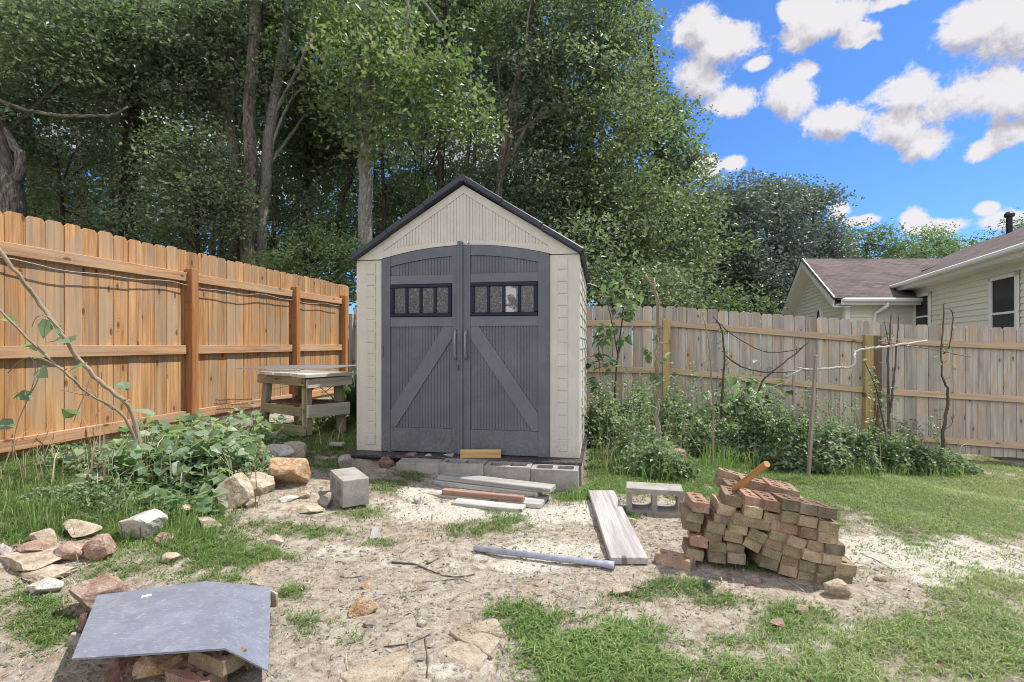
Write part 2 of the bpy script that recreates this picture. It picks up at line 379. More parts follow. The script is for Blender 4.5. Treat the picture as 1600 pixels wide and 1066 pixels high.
def bark(name, d, l, sc=1.0):
    m, t = newmat(name)
    gc = attr(t, 'gc').outputs['Vector']
    n1 = t.noise(stretch(t, gc, (5 * sc, 26 * sc, 26 * sc)), 1.0, 7, 0.75, 0.5)
    n2 = t.noise(stretch(t, gc, (1.1, 3, 3)), 1.0, 3, 0.6)
    col = t.mix(t.maprange(n1, 0.35, 0.65), d, l)
    col = t.mix(t.maprange(n2, 0.5, 0.7, 0, 0.5), col, tuple(c * .55 for c in l))
    finish(t, col, 0.95, n1, 1.0, 0.05, 0.1)
bark('bark_grey', (.07, .06, .05), (.28, .245, .205))
bark('bark_pale', (.14, .13, .115), (.36, .345, .31), 1.6)
bark('bark_dark', (.03, .024, .018), (.095, .08, .065))

def leafmat(name, cols, rough=0.5, trans=0.32, spec=0.4, var=0.3):
    m, t = newmat(name)
    rn = attr(t, 'rnd').outputs['Fac']
    col = t.ramp(rn, [(i / (len(cols) - 1), c) for i, c in enumerate(cols)])
    finish(t, col, rough, None, spec=spec, trans=trans)
    return m
leafmat('leaf_oak', [(.085, .12, .072), (.125, .17, .10), (.165, .21, .13), (.21, .25, .17), (.26, .30, .215)], 0.42, .5, .4)
leafmat('leaf_bright', [(.10, .15, .065), (.14, .20, .085), (.18, .25, .11), (.22, .285, .14), (.32, .33, .18)], 0.42, .40, .4)
leafmat('leaf_dark', [(.075, .11, .06), (.11, .155, .08), (.14, .185, .105), (.19, .23, .15)], 0.42, .5, .4)
leafmat('leaf_blue', [(.085, .11, .10), (.115, .15, .128), (.15, .185, .16), (.19, .225, .20), (.24, .27, .25)], 0.4, .3, .5)
leafmat('leaf_olive', [(.10, .135, .075), (.14, .18, .10), (.18, .22, .13), (.22, .26, .165), (.27, .30, .21)], 0.42, .5, .4)
leafmat('leaf_weed', [(.09, .14, .07), (.14, .21, .10), (.19, .27, .14), (.25, .33, .20), (.33, .38, .27)], 0.42, .42, .4)
leafmat('leaf_vine', [(.16, .25, .14), (.22, .32, .19), (.29, .39, .25), (.37, .45, .31), (.46, .42, .32)], 0.42, .55, .4)
leafmat('leaf_grass', [(.07, .13, .04), (.115, .20, .055), (.17, .27, .075), (.25, .34, .12), (.40, .40, .22)], 0.5, .38, .35)
leafmat('leaf_straw', [(.24, .19, .12), (.33, .27, .17), (.42, .36, .25), (.5, .45, .34)], 0.8, .1, .2)
leafmat('leaf_dead', [(.10, .065, .04), (.18, .125, .085), (.26, .195, .14), (.36, .29, .22)], 0.8, .05, .2)

# rock
def rockmat(name, a, b, c, sc=1.0):
    m, t = newmat(name)
    tcd = t.n('ShaderNodeTexCoord').outputs['Object']; ob = t.n('ShaderNodeObjectInfo').outputs['Random']
    v = t.vmath('ADD', tcd, t.n('ShaderNodeCombineXYZ', {0: t.math('MULTIPLY', ob, 31), 1: t.math('MULTIPLY', ob, 17)}).outputs[0])
    n1 = t.noise(v, 20 * sc, 7, 0.7, 0.4); n2 = t.noise(v, 120 * sc, 5, 0.75); n3 = t.noise(v, 7 * sc, 4, 0.6, 0.6)
    col = t.ramp(n1, [(0.35, a), (0.52, b), (0.66, c)])
    col = t.mix(t.maprange(n2, 0.48, 0.66, 0, 0.6), col, tuple(x * .4 for x in a))
    col = t.mix(t.maprange(n3, 0.52, 0.7, 0, 0.45), col, c)
    finish(t, col, 0.9, t.math('ADD', t.math('MULTIPLY', n1, 1.5), n2), 0.8, 0.012, 0.2)
rockmat('rock_pink', (.27, .17, .12), (.42, .29, .22), (.55, .45, .38))
rockmat('rock_tan', (.31, .24, .16), (.48, .40, .29), (.62, .56, .47))
rockmat('rock_white', (.40, .35, .29), (.58, .54, .48), (.70, .68, .63))
rockmat('rock_orange', (.31, .18, .095), (.49, .325, .18), (.60, .50, .37))
rockmat('rock_sand', (.30, .24, .165), (.43, .36, .26), (.52, .46, .37))
rockmat('rock_grey', (.20, .18, .16), (.34, .31, .28), (.46, .43, .39))
rockmat('rock_brown', (.13, .07, .05), (.25, .15, .115), (.36, .26, .21))

# concrete, brick
m, t = newmat('concrete'); v = t.n('ShaderNodeTexCoord').outputs['Object']
n1 = t.noise(v, 7, 5, 0.65); n2 = t.noise(v, 130, 4, 0.7); n3 = t.noise(v, 400, 2, 0.5)
col = t.ramp(n1, [(0.3, (.23, .215, .19)), (0.5, (.34, .32, .285)), (0.7, (.42, .40, .365))])
col = t.mix(t.maprange(n2, 0.52, 0.7, 0, 0.55), col, (.16, .15, .13))
finish(t, col, 0.95, t.math('ADD', n2, t.math('MULTIPLY', n3, 0.6)), 0.9, 0.006, 0.15)
def brickmat(name, base, face2, streak):
    m, t = newmat(name); v = t.n('ShaderNodeTexCoord').outputs['Object']; ob = t.n('ShaderNodeObjectInfo').outputs['Random']
    v = t.vmath('ADD', v, t.n('ShaderNodeCombineXYZ', {0: t.math('MULTIPLY', ob, 5), 1: t.math('MULTIPLY', ob, 9)}).outputs[0])
    n1 = t.noise(v, 14, 5, 0.6); n2 = t.noise(v, 160, 4, 0.7); n3 = t.noise(stretch(t, v, (80, 80, 5)), 1.0, 3, 0.5)
    col = t.mix(t.maprange(n1, 0.35, 0.65), base, face2)
    nv = t.n('ShaderNodeTexCoord').outputs['Normal']; sx = t.n('ShaderNodeSeparateXYZ', {0: nv})
    side = t.math('ABSOLUTE', sx.outputs[0])
    col = t.mix(t.math('MULTIPLY', t.math('MULTIPLY', side, t.maprange(n3, 0.45, 0.6)), 0.65), col, streak)
    col = t.mix(t.maprange(n2, 0.50, 0.66, 0, 0.7), col, (.11, .09, .055))
    up = t.math('ABSOLUTE', sx.outputs[2]); col = t.mix(t.math('MULTIPLY', t.math('GREATER_THAN', up, 0.8), 0.45), col, streak)
    br = t.maprange(ob, 0, 1, 0.62, 1.08, False)
    col = t.mix(1.0, col, t.n('ShaderNodeCombineColor', {0: br, 1: br, 2: br}).outputs[0], 'MULTIPLY')
    finish(t, col, 0.92, t.math('ADD', n2, n1), 0.7, 0.006, 0.15)
brickmat('brick_olive', (.27, .225, .135), (.41, .345, .21), (.38, .25, .17))
brickmat('brick_tan', (.31, .235, .155), (.45, .35, .24), (.40, .25, .18))
brickmat('brick_red', (.33, .20, .145), (.45, .33, .24), (.36, .175, .135))
brickmat('brick_mossy', (.17, .15, .10), (.33, .27, .18), (.28, .15, .11))

# plastic of the shed
def plastic(name, c, v_=0.12, rough=0.55, grain=True):
    m, t = newmat(name); v = t.n('ShaderNodeTexCoord').outputs['Object']
    n1 = t.noise(stretch(t, v, (60, 60, 6)), 1.0, 4, 0.6); n2 = t.noise(v, 3, 5, 0.65, 0.5); n3 = t.noise(v, 45, 4, 0.7)
    sz = t.n('ShaderNodeSeparateXYZ', {0: v}).outputs[2]
    col = t.mix(t.maprange(n2, 0.35, 0.7), tuple(x * (1 - v_) for x in c), tuple(x * (1 + v_) for x in c))
    dirt = t.math('MULTIPLY', t.maprange(sz, 0.45, 0.0), t.maprange(n3, 0.4, 0.7))
    col = t.mix(t.math('MULTIPLY', dirt, 0.38), col, (.27, .23, .175))
    streak = t.noise(stretch(t, v, (22, 22, 1.1)), 1.0, 4, 0.65)
    col = t.mix(t.maprange(streak, 0.52, 0.72, 0, 0.28), col, tuple(x * .62 for x in c))
    finish(t, col, rough, n1, 0.25 if grain else 0.05, 0.003, 0.35)
plastic('shed_beige', (.50, .49, .415), 0.06)
plastic('shed_trim', (.118, .126, .146), 0.1, 0.5)
plastic('shed_door', (.100, .114, .132), 0.12, 0.5)
plastic('shed_roof', (.028, .034, .05), 0.2, 0.45)
plastic('shed_black', (.02, .022, .028), 0.2, 0.5)
m, t = newmat('handle_metal'); finish(t, (.16, .18, .22), 0.3, spec=0.6)
m, t = newmat('window_frame_blue'); finish(t, (.006, .010, .026), 0.35, spec=0.25)
m, t = newmat('window_pane'); v = t.n('ShaderNodeTexCoord').outputs['Object']
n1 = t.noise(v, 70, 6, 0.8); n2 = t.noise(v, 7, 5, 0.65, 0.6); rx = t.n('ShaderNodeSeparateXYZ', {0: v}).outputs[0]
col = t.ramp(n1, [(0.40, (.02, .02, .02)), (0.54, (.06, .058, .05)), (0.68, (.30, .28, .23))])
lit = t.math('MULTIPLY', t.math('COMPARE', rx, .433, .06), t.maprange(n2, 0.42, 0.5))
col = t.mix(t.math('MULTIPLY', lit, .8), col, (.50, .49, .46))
finish(t, col, 0.25, spec=0.6)
m, t = newmat('rail_cable'); finish(t, (.34, .28, .24), 0.5)
m, t = newmat('screw_steel'); finish(t, (.5, .5, .5), 0.35, metal=0.8)

# sheet, pipe, mesh
m, t = newmat('grey_sheet'); v = t.n('ShaderNodeTexCoord').outputs['Object']
n1 = t.noise(v, 8, 6, 0.7, 0.4); n2 = t.noise(stretch(t, v, (30, 160, 30)), 1.0, 3, 0.6); n3 = t.noise(v, 22, 6, 0.75)
col = t.ramp(n1, [(0.3, (.135, .15, .185)), (0.7, (.20, .22, .262))])
col = t.mix(t.maprange(n2, 0.56, 0.68, 0, 0.5), col, (.36, .38, .42)); col = t.mix(t.maprange(t.noise(stretch(t, v, (140, 18, 30)), 1.0, 3, 0.6), 0.6, 0.7, 0, 0.4), col, (.38, .40, .44)); col = t.mix(t.maprange(n3, 0.60, 0.70, 0, 0.5), col, (.46, .43, .38))
finish(t, col, 0.42, n2, 0.1, 0.002, 0.45)
m, t = newmat('white_smear'); finish(t, (.7, .72, .72), 0.6)
m, t = newmat('pipe_grey'); v = t.n('ShaderNodeTexCoord').outputs['Object']
finish(t, t.mix(t.maprange(t.noise(v, 25, 4, 0.7), 0.4, 0.7), (.27, .31, .38), (.40, .43, .47)), 0.4, spec=0.4)
m, t = newmat('wire_mesh'); finish(t, (.42, .43, .44), 0.45, metal=0.6)

# house
m, t = newmat('siding_cream'); v = t.n('ShaderNodeTexCoord').outputs['Object']
n1 = t.noise(v, 1.2, 4, 0.6)
finish(t, t.mix(n1, (.76, .74, .62), (.82, .80, .70)), 0.6)
m, t = newmat('trim_white'); finish(t, (.80, .80, .76), 0.55)
m, t = newmat('glass_dark'); finish(t, (.010, .016, .016), 0.25, spec=0.15)
m, t = newmat('roof_shingle'); gcv = attr(t, 'gc').outputs['Vector']
bk = t.n('ShaderNodeTexBrick', {'Vector': gcv, 'Color1': (.09, .07, .066, 1), 'Color2': (.155, .125, .115, 1), 'Mortar': (.045, .035, .035, 1), 'Scale': 1.0, 'Mortar Size': 0.012, 'Brick Width': 0.3, 'Row Height': 0.14, 'Bias': 0.0}, offset=0.5)
n1 = t.noise(gcv, 0.8, 5, 0.6, 0.5); n2 = t.noise(gcv, 60, 3, 0.6)
col = t.mix(t.maprange(n1, 0.35, 0.65, 0, 0.6), bk.outputs[0], (.155, .125, .12))
finish(t, col, 0.95, t.math('ADD', bk.outputs[1], n2), 0.4, 0.01, 0.1)
m, t = newmat('pipe_black'); finish(t, (.015, .015, .018), 0.5)
m, t = newmat('blue_plastic'); finish(t, (.16, .19, .26), 0.35)

# ground
m, t = newmat('ground_soil'); v = t.n('ShaderNodeTexCoord').outputs['Object']
gA = attr(t, 'grass').outputs['Fac']; sA = attr(t, 'sand').outputs['Fac']
n1 = t.noise(v, 2.3, 6, 0.65, 0.6); n2 = t.noise(v, 14, 6, 0.7, 0.4); n3 = t.noise(v, 70, 5, 0.7); n4 = t.noise(v, 6, 5, 0.6, 1.0)
dirt = t.ramp(n2, [(0.32, (.16, .13, .10)), (0.45, (.33, .275, .215)), (0.58, (.42, .37, .295)), (0.75, (.51, .465, .39))])
dirt = t.mix(t.maprange(n4, 0.52, 0.66, 0, 0.55), dirt, (.22, .195, .165))
dirt = t.mix(t.maprange(t.noise(v, 28, 6, 0.75, 0.8), 0.5, 0.62, 0, 0.6), dirt, (.52, .48, .40))
dirt = t.mix(t.maprange(t.noise(v, 3.1, 3, 0.5), 0.58, 0.7, 0, 0.35), dirt, (.42, .29, .19))
sandc = t.ramp(n3, [(0.34, (.32, .29, .24)), (0.46, (.52, .485, .41)), (0.65, (.65, .62, .54))])
sf = t.maprange(t.math('ADD', t.math('ADD', sA, t.math('MULTIPLY', t.math('SUBTRACT', n1, 0.5), 1.6)), t.math('MULTIPLY', t.math('SUBTRACT', n2, 0.5), 1.0)), 0.40, 0.72)
col = t.mix(sf, dirt, sandc)
thatch = t.ramp(n3, [(0.3, (.07, .07, .035)), (0.55, (.15, .145, .075)), (0.75, (.27, .24, .15))])
gf = t.maprange(t.math('ADD', gA, t.math('MULTIPLY', t.math('SUBTRACT', n2, 0.5), 0.8)), 0.35, 1.0)
col = t.mix(t.math('MULTIPLY', gf, 0.8), col, thatch)
col = t.mix(t.maprange(n3, 0.58, 0.68, 0, 0.6), col, (.07, .058, .045))
finish(t, col, 0.97, t.math('ADD', t.math('MULTIPLY', n2, 1.6), n3), 0.9, 0.02, 0.1)

# ------------------------------------------------------------------ the ground sheet
def axis(lo, hi, step, far, grow=1.16):
    a = list(np.arange(lo, hi, step)); s = step
    while a[-1] < far: s *= grow; a.append(a[-1] + s)
    s = step
    while a[0] > -far: s *= grow; a.insert(0, a[0] - s)
    return np.array(a)
gx = axis(-4.2, 7.5, 0.028, 400); gy = axis(1.2, 8.2, 0.028, 400)
GX, GY = np.meshgrid(gx, gy); GZ = ground_h(GX, GY)
nx, ny = len(gx), len(gy)
gv = np.stack([GX.ravel(), GY.ravel(), GZ.ravel()], 1)
gd = grass_density(gv[:, 0], gv[:, 1], gv[:, 2]); gs = field_at(gv[:, 0], gv[:, 1], gv[:, 2], SAND)
fine = fbm(gv[:, 0] * 26, gv[:, 1] * 26, 51, 3)
nearw = (np.abs(gv[:, 0]) < 8) & (gv[:, 1] > 0) & (gv[:, 1] < 9)
gv[:, 2] += nearw * 0.010 * fine * (1 - 0.5 * np.clip(gs, 0, 1))
i, j = np.meshgrid(np.arange(nx - 1), np.arange(ny - 1)); a = (j * nx + i).ravel()
gf_ = np.stack([a, a + 1, a + nx + 1, a + nx], 1)
ground = mesh_np('ground', gv, [gf_], MATS['ground_soil'], smooth=True, attrs={'grass': gd, 'sand': gs})
tag(ground, kind='structure')

# ------------------------------------------------------------------ leaves and blades
def leaf_mesh(Cn, L, W, rnd, droop=0.3, updir=0.6, kind='q', outv=None):
    """Cn (N,3) base points; L, W (N,) sizes -> verts, faces, rnd"""
    N = len(Cn); L = np.broadcast_to(L, (N,)); W = np.broadcast_to(W, (N,))
    yaw = rng.random(N) * 2 * PI; pit = rng.normal(-droop, 0.45, N)
    a = np.stack([np.cos(yaw) * np.cos(pit), np.sin(yaw) * np.cos(pit), np.sin(pit)], 1)
    if outv is not None: a = a + outv; a /= np.linalg.norm(a, axis=1)[:, None] + 1e-9
    n = rng.normal(0, 0.55, (N, 3)); n[:, 2] += updir * 1.6
    s = np.cross(n, a); s /= np.linalg.norm(s, axis=1)[:, None] + 1e-9; n = np.cross(a, s)
    Lc = L[:, None]; Wc = W[:, None]
    if kind == 'q':
        V = np.stack([Cn, Cn + a * Lc * .45 + s * Wc * .5 + n * Wc * .12, Cn + a * Lc, Cn + a * Lc * .45 - s * Wc * .5 + n * Wc * .12], 1)
        k = 4; fq = np.array([[0, 1, 2, 3]])
    else:
        b = Cn; tp = Cn + a * Lc - n * Lc * .12
        V = np.stack([b, b - a * Lc * .02 + s * Wc * .34 + n * Wc * .1, b + a * Lc * .38 + s * Wc * .5 + n * Wc * .14, b + a * Lc * .75 + s * Wc * .24, tp,
                      b + a * Lc * .75 - s * Wc * .24, b + a * Lc * .38 - s * Wc * .5 + n * Wc * .14, b - a * Lc * .02 - s * Wc * .34 + n * Wc * .1, b + a * Lc * .42], 1)
        k = 9; fq = np.array([[0, 1, 2, 8], [8, 2, 3, 4], [8, 4, 5, 6], [0, 8, 6, 7]])
    base = (np.arange(N) * k)[:, None, None]
    return V.reshape(-1, 3), (fq[None] + base).reshape(-1, 4), np.repeat(rnd, k)

def blade_mesh(Cn, L, W, rnd, lean=0.5):
    N = len(Cn); yaw = rng.random(N) * 2 * PI; ln = np.abs(rng.normal(lean, 0.3, N))
    d = np.stack([np.cos(yaw), np.sin(yaw), np.zeros(N)], 1); s = np.stack([-np.sin(yaw + .6), np.cos(yaw + .6), np.zeros(N)], 1)
    up = np.array([0, 0, 1.0]); Lc = L[:, None]; Wc = W[:, None]; lc = ln[:, None]
    m1 = Cn + Lc * (up * .5 + d * lc * .35); tp = Cn + Lc * (up * (.85 - .35 * np.minimum(lc, 1.6)) + d * lc * .95)
    V = np.stack([Cn - s * Wc * .5, Cn + s * Wc * .5, m1 + s * Wc * .42, m1 - s * Wc * .42, tp], 1)
    b = (np.arange(N) * 5)[:, None]
    return V.reshape(-1, 3), [np.array([[0, 1, 2, 3]]) + b, np.array([[3, 2, 4]]) + b], np.repeat(rnd, 5)

# grass: one mass nobody could count
def scatter(n, x0, x1, y0, y1, wfun=None):
    x = rng.uniform(x0, x1, n); y = rng.uniform(y0, y1, n); return x, y
pts = []; 
for (n, x0, x1, y0, y1, k) in ((280000, -3.2, 4.8, 1.25, 3.2, 1.0), (225000, -4.2, 7.2, 3.2, 5.6, 1.0), (90000, -3.3, 8, 5.6, 8.0, 1.0), (45000, -5, 4.8, 0.3, 1.25, .6)):
    x = rng.uniform(x0, x1, n); y = rng.uniform(y0, y1, n); z = ground_h(x, y)
    d = grass_density(x, y, z); keep = rng.random(n) < np.clip(d - .1, 0, 1) ** 1.25 * 0.95 * k + 0.016
    pts.append(np.stack([x, y, z, d], 1)[keep])
pts = np.vstack(pts)
shx = (pts[:, 0] + .444) * .985 - (pts[:, 1] - 4.714) * .174; shy = (pts[:, 0] + .444) * .174 + (pts[:, 1] - 4.714) * .985
pts = pts[~((np.abs(shx) < 1.12) & (shy > -.25) & (shy < 2.2))]
# tufts: pull the blades towards clump centres
cell = 0.075; cx = np.floor(pts[:, 0] / cell); cyy = np.floor(pts[:, 1] / cell)
h1 = np.abs(np.sin(cx * 12.9898 + cyy * 78.233) * 43758.5453) % 1; h2 = np.abs(np.sin(cx * 39.3 + cyy * 11.1) * 24634.6) % 1
pull = .05 + .42 * h1 * rng.random(len(pts)); pts[:, 0] += ((cx + h1) * cell - pts[:, 0]) * pull; pts[:, 1] += ((cyy + h2) * cell - pts[:, 1]) * pull
pts[:, 2] = ground_h(pts[:, 0], pts[:, 1])
hn = fbm(pts[:, 0] * 1.3, pts[:, 1] * 1.3, 77, 3); ppx, ppy = proj(pts[:, 0], np.maximum(pts[:, 1], .5), pts[:, 2])
tall = 1 + .40 * np.exp(-((ppx - 130) / 200) ** 2 - ((ppy - 740) / 60) ** 2) + .1 * np.exp(-((ppx - 900) / 120) ** 2 - ((ppy - 1010) / 60) ** 2)
Lb = (0.018 + 0.034 * rng.random(len(pts))) * tall * (1 + hn) * np.clip(.55 + pts[:, 3] * .5, .5, 1.2)
Wb = (0.0030 + 0.0026 * rng.random(len(pts))) * (1 + .9 * np.exp(-((ppx - 890) / 140) ** 2 - ((ppy - 1010) / 70) ** 2) * rng.random(len(pts))) * (1 + 0.12 * np.maximum(pts[:, 1] - 2.5, 0))
yel = np.clip((ppx - 1050) / 450, 0, 1) * .34
rn = np.clip(0.42 + 0.6 * hn + yel + rng.normal(0, .17, len(pts)), 0, 1)
V, Fc, r = blade_mesh(pts[:, :3] - np.array([0, 0, .004]), Lb, Wb, rn, 0.95)
o = mesh_np('grass', V, Fc, MATS['leaf_grass'], rnd=r); tag(o, 'short green grass and crabgrass growing in patches', 'grass', kind='stuff')
# low broad leaved weeds creeping through grass and dirt
n = 42000; x = rng.uniform(-4, 6, n); y = rng.uniform(1.3, 6.5, n); z = ground_h(x, y); d = grass_density(x, y, z)
k = rng.random(n) < np.clip(.06 + .35 * d + .5 * np.maximum(fbm(x * 3.3, y * 3.3, 131, 3) - .1, 0), 0, .7) * (fbm(x * 1.1, y * 1.1, 137, 2) > -.12); x, y, z = x[k], y[k], z[k]; n = len(x)
shx = (x + .444) * .985 - (y - 4.714) * .174; shy = (x + .444) * .174 + (y - 4.714) * .985; k = ~((np.abs(shx) < 1.12) & (shy > -.2) & (shy < 2.2)); x, y, z = x[k], y[k], z[k]; n = len(x)
V, Fc, r = leaf_mesh(np.stack([x, y, z + .004 + .012 * rng.random(n)], 1), .010 + .016 * rng.random(n), .007 + .008 * rng.random(n), np.clip(rng.normal(.4, .25, n), 0, 1), droop=-.2, updir=1.6, kind='h')
o = mesh_np('ground_weeds', V, [Fc], MATS['leaf_weed'], rnd=r); tag(o, 'tiny broad leaved weeds creeping over the dirt and through the grass', 'weeds', kind='stuff')
# straw and dry stalks
n = 60000; x = rng.uniform(-3.5, 5.5, n); y = rng.uniform(1.3, 5.5, n); z = ground_h(x, y)
k = rng.random(n) < (0.25 + .5 * (fbm(x * 1.7, y * 1.7, 91, 3) > 0)) * np.clip(1.25 - field_at(x, y, z, SAND), .15, 1); x, y, z = x[k], y[k], z[k]; n = len(x)
V, Fc, r = leaf_mesh(np.stack([x, y, z + .006], 1), .015 + .05 * rng.random(n) ** 2, .0022 + .003 * rng.random(n), rng.random(n), droop=0.0, updir=3)
o = mesh_np('straw_litter', V, [Fc], MATS['leaf_straw'], rnd=r); tag(o, 'dry straw and clippings strewn on the bare dirt', 'straw', kind='stuff')
n = 34000; x = rng.uniform(-3.5, 5.5, n); y = rng.uniform(1.3, 5.5, n); z = ground_h(x, y)
ppx, ppy = proj(x, y, z)
dn = .09 + .4 * np.exp(-((ppx - 1130) / 130) ** 2 - ((ppy - 920) / 40) ** 2) + .35 * (fbm(x * 2.5, y * 2.5, 191, 3) > .08)
k = rng.random(n) < dn * np.clip(1.3 - field_at(x, y, z, SAND), .1, 1); x, y, z = x[k], y[k], z[k]; n = len(x)
V, Fc, r = leaf_mesh(np.stack([x, y, z + .008], 1), .008 + .024 * rng.random(n), .004 + .010 * rng.random(n), rng.random(n), droop=0.0, updir=2.2)
o = mesh_np('leaf_litter', V, [Fc], MATS['leaf_dead'], rnd=r); tag(o, 'brown dead leaf scraps scattered over the dirt', 'leaf litter', kind='stuff')
mb = MB()
for k in range(170):
    x = random.uniform(-2.4, 3.6); y = random.uniform(1.5, 4.6); a = random.uniform(0, PI); L = random.uniform(.03, .16); r_ = random.uniform(.0012, .0028)
    pp_ = np.array([[x + math.cos(a) * L * q + random.gauss(0, .006), y + math.sin(a) * L * q + random.gauss(0, .006), 0] for q in (-.5, -.1, .25, .5)]); pp_[:, 2] = ground_h(pp_[:, 0], pp_[:, 1]) + r_ + .006
    mb.tube(pp_, [r_, r_, r_ * .8, r_ * .5], 5)
o = mb.build('twig_litter', MATS['twig_brown']); tag(o, 'broken thin twigs littering the bare dirt', 'twigs', kind='stuff')
# gravel: tiny pebbles
n = 9000; x = rng.uniform(-3.2, 5.0, n); y = rng.uniform(1.35, 5.2, n); z = ground_h(x, y)
k = rng.random(n) < np.clip(1 - grass_density(x, y, z), 0.05, 1); x, y, z = x[k], y[k], z[k]; n = len(x)
ico = bmesh.new(); bmesh.ops.create_icosphere(ico, subdivisions=1, radius=1); ico.verts.ensure_lookup_table()
iv = np.array([v.co for v in ico.verts]); if_ = np.array([[v.index for v in f.verts] for f in ico.faces]); ico.free()
sc_ = (.003 + .010 * rng.random(n) ** 3)[:, None, None] * (0.6 + 0.8 * rng.random((n, 1, 3))) * np.array([1, 1, .6])
V = iv[None] * sc_ * (1 + .25 * rng.normal(0, 1, (n, len(iv), 1))) + np.stack([x, y, z + .002], 1)[:, None]
o = mesh_np('gravel', V.reshape(-1, 3), [(if_[None] + (np.arange(n) * len(iv))[:, None, None]).reshape(-1, 3)], MATS['rock_grey'])
tag(o, 'fine gravel and grit lying on the bare dirt', 'gravel', kind='stuff')

# ------------------------------------------------------------------ garden shed
FM = np.array([[1, 0, 0, 0], [0, 0, -1, 0], [0, 1, 0, 0], [0, 0, 0, 1.0]])      # drawing plane xy -> xz, thickness towards the viewer
def ribbon(mb, xs, zb, zt, y0, y1, rnd=None):
    """closed slab between the curves zb(x) and zt(x), from depth y0 (front) to y1"""
    xs = np.asarray(xs, float); b = np.array([zb(x) for x in xs]); t_ = np.array([zt(x) for x in xs]); n = len(xs)
    V = np.vstack([np.c_[xs, np.full(n, y0), b], np.c_[xs, np.full(n, y0), t_], np.c_[xs, np.full(n, y1), b], np.c_[xs, np.full(n, y1), t_]])
    i = np.arange(n - 1); f = [np.stack([i, i + 1, i + 1 + n, i + n], 1), np.stack([i + 2 * n, i + 3 * n, i + 1 + 3 * n, i + 1 + 2 * n], 1),
        np.stack([i, i + 2 * n, i + 1 + 2 * n, i + 1], 1), np.stack([i + n, i + 1 + n, i + 1 + 3 * n, i + 3 * n], 1),
        np.array([[0, n, 3 * n, 2 * n], [n - 1, 3 * n - 1, 4 * n - 1, 2 * n - 1]])]
    mb.add(V, [np.vstack(f)], None, rnd)
SX, SY, SZ = -.444, 4.714, .205
shed = thing('garden_shed', 'beige plastic garden shed with dark grey double doors and gabled roof', 'shed', (SX, SY, SZ), rad(-10))
arch = lambda x: 1.925 - .105 * (x / .8) ** 2
tri_b = lambda x: 1.962 - .067 * (x / .78) ** 2
tri_t = lambda x: 2.40 - .647 * abs(x)
roof_l = lambda x: 2.475 - .618 * abs(x)
wl = MB()
for x0, x1 in ((-1.06, -.803), (.790, 1.06)): wl.box(((x0 + x1) / 2, .025, .905), (x1 - x0, .05, 1.81), ch=.004)
for x0, x1 in ((-.952, -.866), (.868, .954)):
    for k in range(16):
        z = .06 + k * .108
        wl.box(((x0 + x1) / 2, -.002, z + .05), (x1 - x0, .012, .101), ch=.0035, taper=None, R=R3(rad(3.0)))
# sides, back
for sx in (-1, 1):
    wl.box((sx * 1.045, .09, .905), (.03, .08, 1.81), ch=.003)
    k = 0; z = .0
    while z < 1.80:
        wl.box((sx * 1.046, 1.12, z + .053), (.014, 1.96, .112), ch=.002, R=R3(0, rad(-4.5) * sx)); z += .108
    for yy in (.75, 1.42): wl.box((sx * 1.056, yy, .905), (.012, .05, 1.8), ch=.003)
wl.box((0, 2.1, .905), (2.1, .04, 1.81)); wl.build('wall', MATS['shed_beige'], shed)
gb = MB()
xs = np.linspace(-1.06, 1.06, 61); gb_b = lambda x: arch(x) if abs(x) < .8 else 1.815
ribbon(gb, xs, gb_b, roof_l, .0, .045)
fr_b = lambda x: max(tri_t(x), gb_b(x)) if abs(x) < .78 else gb_b(x)
ribbon(gb, np.linspace(-1.06, -.781, 9), gb_b, roof_l, -.012, .0); ribbon(gb, np.linspace(.781, 1.06, 9), gb_b, roof_l, -.012, .0)
ribbon(gb, np.linspace(-.78, 0, 24), lambda x: tri_t(x), roof_l, -.012, .0); ribbon(gb, np.linspace(0, .78, 24), lambda x: tri_t(x), roof_l, -.012, .0)
ribbon(gb, np.linspace(-.78, .78, 41), gb_b, tri_b, -.012, .0)
x = -.765
while x < .765:
    xe = x + .0255
    if min(tri_t(x), tri_t(xe)) > tri_b(x) + .003: ribbon(gb, [x, xe], tri_b, tri_t, -.0055, .0)
    x += .0305
gb.build('gable', MATS['shed_beige'], shed)
gb = MB(); ribbon(gb, np.linspace(-1.06, 1.06, 3), lambda x: 1.8, roof_l, 2.08, 2.12); gb.build('gable', MATS['shed_beige'], shed)
sc = MB(); sc.tube([(0.045, -.012, 1.945), (0.045, -.03, 1.945)], [.011, .008], 10); sc.build('screw_eye', MATS['screw_steel'], shed)
rf = MB()
for sx in (-1, 1):
    ang = math.atan2(.70, 1.11) * 1.0
    for k in range(3):       # overlapping moulded panels
        a0, a1 = k * .361, k * .361 + .368
        xa, xb = sx * a0, sx * a1; za, zb_ = 2.535 - .632 * a0, 2.535 - .632 * a1
        off = .012 * (1 if k == 0 else (0.4 if k == 1 else -.2))
        for (yy0, yy1, dz) in ((-.07, -.02, .012), (-.02, 2.2, 0)):
            rf.beam(((xa), (yy0 + yy1) / 2, za - .03 + off + dz), ((xb), (yy0 + yy1) / 2, zb_ - .03 + off + dz), yy1 - yy0, .040 + (.012 if yy1 < 0 else 0), up=(0, 0, 1), ch=.008)
        for q in range(3): 
            a = a0 + q * .12; rf.beam((sx * a, -.02, 2.535 - .632 * a - .006 + off), (sx * a, 2.19, 2.535 - .632 * a - .006 + off), .02, .012, ch=.004)
rf.tube([(0, -.075, 2.525), (0, 2.2, 2.525)], .035, 8); rf.build('roof', MATS['shed_roof'], shed)
bs = MB(); bs.box((0, .97, -.015), (2.17, 2.26, .03), ch=.006); bs.build('floor_base', MATS['shed_black'], shed)
